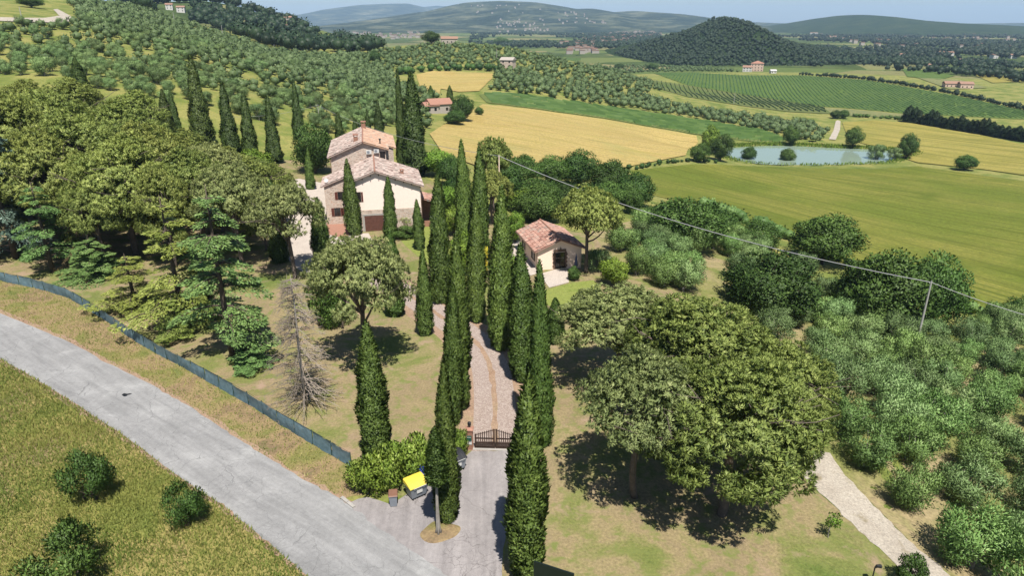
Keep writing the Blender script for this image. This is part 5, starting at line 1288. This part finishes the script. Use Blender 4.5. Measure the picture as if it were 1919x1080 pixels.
# ================================================================== fence along the road
g = ground([a for a, _ in FENCE], [b for _, b in FENCE])[:, :2]
s = np.concatenate([[0], np.cumsum(np.hypot(*np.diff(g, axis=0).T))]); ss = np.arange(0, s[-1], 2.4)
fx = np.stack([np.interp(ss, s, g[:, i]) for i in (0, 1)], -1)
fen = empty('net_fence', (fx[0, 0], fx[0, 1], 0)); tag(fen, 'long fence of blue-green shade netting on posts beside the road', 'fence')
f0 = np.array([fx[0, 0], fx[0, 1], 0]); FH = 1.32
for i, (x, y) in enumerate(fx):
    z = float(H(x, y)); mb = MB(); mb.tube([np.array([x, y, z - .2]) - f0, np.array([x, y, z + FH + .1]) - f0], .035, 6); mb.build('post', 'post_green', fen)
    if i == len(fx) - 1: break
    x2, y2 = fx[i + 1]; k = 7; t = np.linspace(.01, .99, k); xs = x + (x2 - x) * t; ys = y + (y2 - y) * t; zs = H(xs, ys)
    nr = unit(np.array([[-(y2 - y), x2 - x]]))[0]; V = []; Fq = []
    for r, hh in enumerate((.04, FH * .35, FH * .7, FH)):
        bow = nr * .05 * math.sin(r * 1.3 + i) ; wv = rng.normal(size=k) * .025
        sag = .06 * np.sin(t * math.pi) * (r == 3) * rng.uniform(.2, 1.6)
        V += [(xs[j] + bow[0] + nr[0] * wv[j], ys[j] + bow[1] + nr[1] * wv[j], zs[j] + hh - sag[j]) for j in range(k)]
    for r in range(3):
        for j in range(k - 1): Fq.append((r*k+j, r*k+j+1, (r+1)*k+j+1, (r+1)*k+j))
    V = np.array(V) - f0; nn = len(V); V = np.concatenate([V, V + np.array([nr[0] * .012, nr[1] * .012, 0])]); Fq = Fq + [tuple(nn + q for q in f[::-1]) for f in Fq]
    mb = MB(); mb.add(V, Fq); mb.build('net_panel', 'net_mat', fen, True)
mb = MB(); mb.tube(np.stack([fx[:, 0], fx[:, 1], H(fx[:, 0], fx[:, 1]) + FH + .03], -1) - f0, .014, 4); mb.build('top_wire', 'dark_metal', fen)

# ================================================================== gate, pillars
ga, gb = g1(889, 841), g1(967, 843); gd_ = gb - ga; GW = float(np.hypot(gd_[0], gd_[1])); ang = math.atan2(gd_[1], gd_[0])
gate = empty('driveway_gate', (ga[0], ga[1], 0), ang); tag(gate, 'dark brown double-leaf picket gate across the drive', 'gate')
for leaf in (0, 1):
    x0 = .04 + leaf * GW / 2; x1 = x0 + GW / 2 - .06
    def top(x): q = abs(x - GW / 2) / (GW / 2); return 1.42 + .55 * (1 - q) ** 1.15
    mb = MB()
    for z0, z1 in ((.08, .24), (.50, .58), (.92, 1.02)): mb.box((x0, -.035, z0), (x1, .035, z1))
    for xa in (x0, x1 - .07): mb.box((xa, -.04, .06), (xa + .07, .04, top(xa) - .1))
    k = 10; xs = np.linspace(x0, x1, k)
    mb.tube([(x, 0, top(x) - .16) for x in xs], .035, 4)
    lf = mb.build('gate_leaf', 'brown_wood', gate)
    for i in range(9):
        x = x0 + .12 + (x1 - x0 - .24) * i / 8; h = top(x); m = MB(); m.hexa([(x-.035,-.06,.24),(x+.035,-.06,.24),(x+.035,-.036,.24),(x-.035,-.036,.24),(x-.035,-.06,h-.05),(x+.035,-.06,h-.05),(x+.035,-.036,h-.05),(x-.035,-.036,h-.05)])
        m.add([(x-.035,-.06,h-.05),(x+.035,-.06,h-.05),(x+.035,-.036,h-.05),(x-.035,-.036,h-.05),(x,-.048,h+.03)], [(0,1,4,4),(1,2,4,4),(2,3,4,4),(3,0,4,4)]); m.build('picket', 'brown_wood', lf)
    for i in range(8):
        x = x0 + .12 + (x1 - x0 - .24) * (i + .5) / 8; m = MB(); m.box((x-.03,-.058,.24),(x+.03,-.036,.72)); m.build('picket', 'brown_wood', lf)
mb = MB(); mb.box((-.1, -.28, -.05), (GW + .1, .02, .07)); o = mb.build('gate_sill', 'concrete', None); o.location = (ga[0], ga[1], 0); o.rotation_euler = (0, 0, ang); tag(o, 'pale concrete sill under the driveway gate', 'kerb', kind='structure')
for x, lab in ((-.36, 'brick gate pillar with mailbox left of the gate'), (GW + .36, 'brick gate pillar right of the gate behind the tall cypress')):
    e = empty('gate_pillar', (ga[0] + math.cos(ang) * x, ga[1] + math.sin(ang) * x, 0), ang); tag(e, lab, 'pillar')
    nb = 0
    for r in range(24):
        z0 = r * .078 - .1
        for c in range(2):
            for d in range(2):
                mb = MB(); o_ = .004 * rng.normal(); 
                if r % 2: mb.box((-.26 + c * .262, -.26 + d * .262 + o_, z0), (-.008 + c * .262, -.008 + d * .262 + o_, z0 + .07))
                else: mb.box((-.255 + c * .262 + o_, -.262 + d * .262, z0), (-.003 + c * .262 + o_, -.010 + d * .262, z0 + .07))
                mb.build('brick', 'brick', e)
    mb = MB(); mb.box((-.22, -.22, -.1), (.22, .22, 1.76)); mb.build('mortar', 'concrete', e)
    mb = MB(); mb.box((-.33, -.33, 1.775), (.33, .33, 1.86)); mb.hexa([(-.33,-.33,1.86),(.33,-.33,1.86),(.33,.33,1.86),(-.33,.33,1.86),(-.1,-.1,1.98),(.1,-.1,1.98),(.1,.1,1.98),(-.1,.1,1.98)]); mb.build('cap', 'terracotta', e)
    mb = MB(); mb.tube([(0,0,1.97),(0,0,2.1)], .03, 6); mb.tube([(0,0,2.1),(0,0,2.15),(0,0,2.4),(0,0,2.5)], [.05,.14,.16,.03], 6); mb.build('lantern', 'dark_metal', e)
    if x < 0:
        mb = MB(); mb.box((-.19, -.38, .95), (.19, -.27, 1.35)); mx1 = mb.build('mailbox', 'green_metal', e); mb = MB(); mb.box((-.15, -.392, 1.25), (.15, -.381, 1.28)); mb.build('slot', 'white_paint', mx1)
        mb = MB(); mb.box((-.2, -.3, .55), (.2, -.27, .88)); mb.build('notice_plate', 'white_paint', e)
# ================================================================== bins
def wheel(mb, x, y, z, r, w):
    mb.tube([(x - w/2, y, z), (x + w/2, y, z)], r, 12)
def dumpster(px, rz, lidmat, label):
    e = empty('waste_container', g1(*px), rz); tag(e, label, 'bin', 'wheeled waste containers by the hedge')
    mb = MB(); mb.hexa([(-.56,-.40,.22),(.56,-.40,.22),(.56,.40,.22),(-.56,.40,.22),(-.68,-.50,1.08),(.68,-.50,1.08),(.68,.50,1.08),(-.68,.50,1.08)])
    for i in range(5): x = -.48 + i * .24; mb.hexa([(x-.04,-.425,.3),(x+.04,-.425,.3),(x+.04,-.39,.3),(x-.04,-.39,.3),(x-.04,-.515,1.0),(x+.04,-.515,1.0),(x+.04,-.48,1.0),(x-.04,-.48,1.0)])
    mb.box((-.73,-.55,1.08),(.73,.55,1.14)); mb.build('body', 'bin_steel', e)
    mb = MB(); ys = np.linspace(-.58, .56, 7); V = []; 
    for y in ys:
        q = (y + .58) / 1.14; z = 1.15 + .30 * math.sin(min(1, q * 1.25) * math.pi / 2) 
        V += [(-.74, y, z - .02), (-.66, y, z + .04), (.66, y, z + .04), (.74, y, z - .02)]
    Fq = [(i*4+j, i*4+j+1, (i+1)*4+j+1, (i+1)*4+j) for i in range(6) for j in range(3)]
    V2 = [(x, y, 1.145) for x, y, _ in V]; nn = len(V)
    Fq += [(4*i, 4*(i+1), nn+4*(i+1), nn+4*i) for i in range(6)] + [(4*i+3, nn+4*i+3, nn+4*(i+1)+3, 4*(i+1)+3) for i in range(6)] + [(j, nn+j, nn+j+1, j+1) for j in range(3)] + [(24+j, 25+j, nn+25+j, nn+24+j) for j in range(3)]
    mb.add(V + V2, Fq); lid = mb.build('lid', lidmat, e)
    for x in (-.4, 0, .4):
        mb = MB(); mb.tube([(x, y, 1.15 + .30 * math.sin(min(1, (y + .58) / 1.14 * 1.25) * math.pi / 2) + .045) for y in ys], .028, 5); mb.build('rib', lidmat, lid)
    mb = MB(); mb.box((-.22, -.535, .62), (.22, -.50, .86)); mb.build('sticker', 'white_paint', e)
    mb = MB(); mb.tube([(-.5,-.60,1.17),(-.5,-.66,1.2),(.5,-.66,1.2),(.5,-.60,1.17)], .02, 5); mb.build('handle', 'white_paint', lid)
    for sx_ in (-1, 1):
        for sy_ in (-1, 1):
            mb = MB(); wheel(mb, sx_ * .48, sy_ * .32, .10, .10, .05); mb.tube([(sx_ * .48, sy_ * .32, .12), (sx_ * .48, sy_ * .32, .24)], .03, 6); mb.build('wheel', 'rubber', e)
        mb = MB(); mb.tube([(sx_ * .66, 0, .9), (sx_ * .82, 0, .9)], .035, 8); mb.build('lifting_pin', 'dark_metal', e)
dumpster((781, 930), R(36), 'bin_yellow', 'grey waste container with bright yellow lid')
dumpster((806, 905), R(36), 'bin_blue', 'waste container with blue lid hidden behind the forecourt cypress')
dumpster((854, 881), R(36), 'bin_black', 'grey waste container with dark lid beside the gate')
e = empty('wheelie_bin', g1(738, 947), R(8)); tag(e, 'small grey wheelie bin with brown lid at the kerb', 'bin')
mb = MB(); mb.hexa([(-.23,-.25,.06),(.23,-.25,.06),(.23,.23,.06),(-.23,.23,.06),(-.29,-.34,.95),(.29,-.34,.95),(.29,.30,.95),(-.29,.30,.95)]); mb.box((-.32,-.38,.93),(.32,.33,.98)); mb.build('body', 'bin_grey', e)
mb = MB(); mb.hexa([(-.33,-.40,.985),(.33,-.40,.985),(.33,.36,.985),(-.33,.36,.985),(-.29,-.34,1.04),(.29,-.34,1.04),(.29,.34,1.10),(-.29,.34,1.10)]); mb.build('lid', 'bin_brown', e)
mb = MB(); mb.tube([(-.25,.36,.96),(-.25,.44,.98),(.25,.44,.98),(.25,.36,.96)], .02, 5); mb.build('handle', 'bin_grey', e)
for s_ in (-1, 1): mb = MB(); wheel(mb, s_ * .24, .24, .1, .1, .05); mb.build('wheel', 'rubber', e)
# kerb stones by the forecourt
ka, kb = g1(640, 934), g1(664, 953); kv = kb - ka; L_ = float(np.hypot(kv[0], kv[1])); ang2 = math.atan2(kv[1], kv[0])
for i in range(2):
    q = ka + kv * (i + .5) / 2; mb = MB(); mb.box((-L_/4 + .02, -.12, -.1), (L_/4 - .02, .12, .13)); o = mb.build('kerb_stone', 'concrete'); o.location = (q[0], q[1], q[2]); o.rotation_euler = (0, 0, ang2); tag(o, 'pale concrete kerb stone at the forecourt corner, ' + ('upper' if i == 0 else 'lower') + ' one', 'kerb', 'kerb stones')
p = g1(236, 741); mb = MB(); an = np.linspace(0, 6.28, 15)[:-1]; rr_ = .32 + .1 * np.sin(3 * an) + .05 * rng.normal(size=14)
mb.add(np.concatenate([[[0, 0, .07]], np.stack([np.cos(an) * rr_ * 1.1, np.sin(an) * rr_ * .8, 0 * an + .036], -1)]), [(0, 1 + i, 1 + (i + 1) % 14, 1 + (i + 1) % 14) for i in range(14)]); o = mb.build('tar_lump', 'dark_metal', None, True); o.location = p; tag(o, 'dark lump of tar lying on the pale road', 'debris')
# ================================================================== poles and wires
def pole(base, vtop, mat, label, arm=True, r=.13):
    p = g1(*base); h = z_at(p[1], vtop) - p[2]; e = empty('utility_pole', p); tag(e, label, 'pole')
    mb = MB(); mb.tube([(0,0,-.3),(0,0,h*.5),(0,0,h)], [r, r * .85, r * .65], 8); mb.build('shaft', mat, e)
    if arm: mb = MB(); mb.tube([(-.25,0,h-.2),(.25,0,h-.2)], .03, 5); mb.tube([(0,0,h),(0,0,h+.15)], .05, 6); mb.build('bracket', 'wire_grey', e)
    return np.array([p[0], p[1], p[2] + h - .1])
def wire(a, b, sag, label, r=.03):
    t = np.linspace(0, 1, 40)[:, None]; pts = a + (b - a) * t; pts[:, 2] -= (4 * sag * t * (1 - t))[:, 0]
    mb = MB(); mb.tube(pts - a, r, 5); o = mb.build('power_cable', 'wire_grey'); o.location = a; tag(o, label, 'cable')
w1 = pole((1712,668), 528, 'pole_concrete', 'pale concrete pole rising from the oaks at right', True, .15)
w2 = pole((936,412), 291, 'stucco_yellow', 'yellowish pole among trees behind the drive cypresses')
w3 = pole((598,222), 196, 'pole_concrete', 'thin pale pole on the terraces left of the villa', True, .12)
p = g1(2080, 760); w0 = np.array([p[0], p[1], p[2] + 8.0]); e = empty('utility_pole', p); tag(e, 'concrete pole outside the right edge carrying the cable', 'pole')
mb = MB(); mb.tube([(0,0,-.3),(0,0,8.1)], [.15,.1], 8); mb.build('shaft', 'pole_concrete', e)
wire(w2, w1, 2.0, 'long grey overhead cable between the yellowish and the concrete pole', .06); wire(w1, w0, .6, 'grey overhead cable from the concrete pole to the right edge', .04)
wire(w3, w2, 2.0, 'grey overhead cable from the terraces past the villa', .04)
w4 = pole((430,248), 218, 'pole_concrete', 'thin pole hidden between the row cypresses', False, .1); wire(w4, w3, 1.0, 'thin pale cable over the terraces left of the villa', .035)
for bs, vt, lab in [((328,46),22,'pole near the left top of the hillside ridge'),((418,70),46,'pole on the hillside ridge, second from left'),((515,98),83,'pole on the hillside ridge, third from left'),((931,112),90,'pole on the middle hill crest'),((40,30),12,'pole beside the upper left track'),((1375,195),172,'pole at the edge of the young vineyard')]:
    pole(bs, vt, 'pole_concrete', lab, False, .2)
# garden lamp, sign panel
p = g1(1632, 1096); e = empty('garden_lamp', p); h = z_at(p[1], 1062) - p[2]; tag(e, 'black garden lamp post at the bottom of the right lawn', 'lamp')
mb = MB(); mb.tube([(0,0,0),(0,0,h-.1)], .04, 8); mb.build('post', 'dark_metal', e); mb = MB(); mb.tube([(0,0,h-.12),(.1,0,h),(.35,0,h-.02)], [.05,.10,.12], 8); mb.build('lamp_head', 'dark_metal', e); mb = MB(); mb.box((-.42,-.1,.0),(-.2,.1,.18)); mb.build('switch_box', 'dark_metal', e)
e = empty('sign_panel', (1.25, 30.4, float(H(1.25, 30.4))), R(-24)); tag(e, 'dark green sign panel at the bottom edge beside the tall cypress', 'sign')
mb = MB(); mb.hexa([(0,-.05,1.6),(2.4,-.05,1.6),(2.4,.05,1.6),(0,.05,1.6),(0,-.05,3.4),(2.4,-.05,3.4),(2.4,.05,3.4),(0,.05,3.4)]); mb.build('panel', 'panel_green', e)
for x in (.3, 2.1): mb = MB(); mb.tube([(x,.1,0),(x,.1,3.2)], .05, 8); mb.build('post', 'dark_metal', e)

# ================================================================== grass
def grass(name, poly, k, h0, h1, label, lean=.5, lo=0., hi=1., step=30, patch=.5):
    W = world_poly(poly, step); mn, mx_ = W.min(0), W.max(0); s_ = rng.uniform(mn, mx_, (int(k * 3), 2)); s_ = s_[inside(s_, W)][:k]
    f = fbm(s_[:, 0] * patch, s_[:, 1] * patch, 55, 4); f = (f - f.min()) / (f.max() - f.min() + 1e-9)
    keep = rng.random(len(s_)) < .45 + .7 * np.abs(f - .5); s_ = s_[keep]; f = f[keep]; m = len(s_)
    P = np.stack([s_[:, 0], s_[:, 1], H(s_[:, 0], s_[:, 1]) - .02], -1)
    A = unit(np.array([0, 0, 1.]) + lean * rng.normal(size=(m, 3)) * np.array([1, 1, .2]))
    v, fq = leaves(P, A, rnd(m, h0, h1), .15)
    tone = np.clip(lo + (hi - lo) * (f * .75 + rnd(m) * .35 - .05), 0, 1)
    o = link(name, crown_from(name, [(v, fq, tone)], 'grass_blade')); tag(o, label, 'grass', kind='stuff')
grass('meadow_grass', [(-60,660)] + [(u - 1, v + 1) for u, v in ROAD_L[1:]] + [(560,1130),(-60,1130)], 130000, .14, .48, 'tall dry meadow grass below the road', .5, .0, .80)
grass('verge_grass', [(-60,552)] + [(u + 1, v - 1) for u, v in ROAD_R[1:10]] + [(680,915)] + FENCE[::-1], 60000, .10, .40, 'dry weeds on the verge along the fence', .6, .05, 1.0)
grass('lawn_grass', [(1040,850),(1240,960),(1500,915),(1600,995),(1720,1130),(1030,1130)], 26000, .05, .13, 'short dry grass of the right lawn', .8, .25, 1.0)
grass('lawn_grass', [(655,868),(520,786),(470,730),(560,620),(640,600),(830,640),(870,760),(860,850),(700,900)], 20000, .05, .13, 'short dry grass of the left lawn', .8, .35, 1.0)

an = rng.uniform(0, 6.2832, 9000); q = rng.uniform(1.0, 1.22, 9000) * (1 + .07 * np.sin(3 * an + 1) + .05 * np.sin(5 * an))
x_, y_ = POND[0] + POND[2] * q * np.cos(an), POND[1] + POND[3] * q * np.sin(an); far_side = rng.random(9000) < .25 + .75 * (np.sin(an) > .1)
P = np.stack([x_, y_, H(x_, y_) - .05], -1)[far_side]; m = len(P)
v, fq = leaves(P, unit(np.array([0, 0, 1.]) + .3 * rng.normal(size=(m, 3))), rnd(m, .6, 1.7), .3)
tag(link('pond_reeds', crown_from('pond_reeds', [(v, fq, rnd(m) * .7)], 'bright_leaf')), 'green reeds fringing the pond banks', 'reeds', kind='stuff')

# ================================================================== haze
mb = MB(); mb.box((-21000, -500, -41), (21000, 22500, 430)); hz = link('haze', mb.mesh('haze'))
m = bpy.data.materials.new('haze_air'); m.use_nodes = True; nt = m.node_tree; nt.nodes.clear()
out = nt.nodes.new('ShaderNodeOutputMaterial'); pv = nt.nodes.new('ShaderNodeVolumePrincipled')
pv.inputs['Color'].default_value = (.50, .72, .98, 1); pv.inputs['Density'].default_value = 6.5e-5; pv.inputs['Anisotropy'].default_value = .0
nt.links.new(pv.outputs[0], out.inputs['Volume']); hz.data.materials.append(m); tag(hz, 'pale blue summer haze in the air', 'haze', kind='stuff')
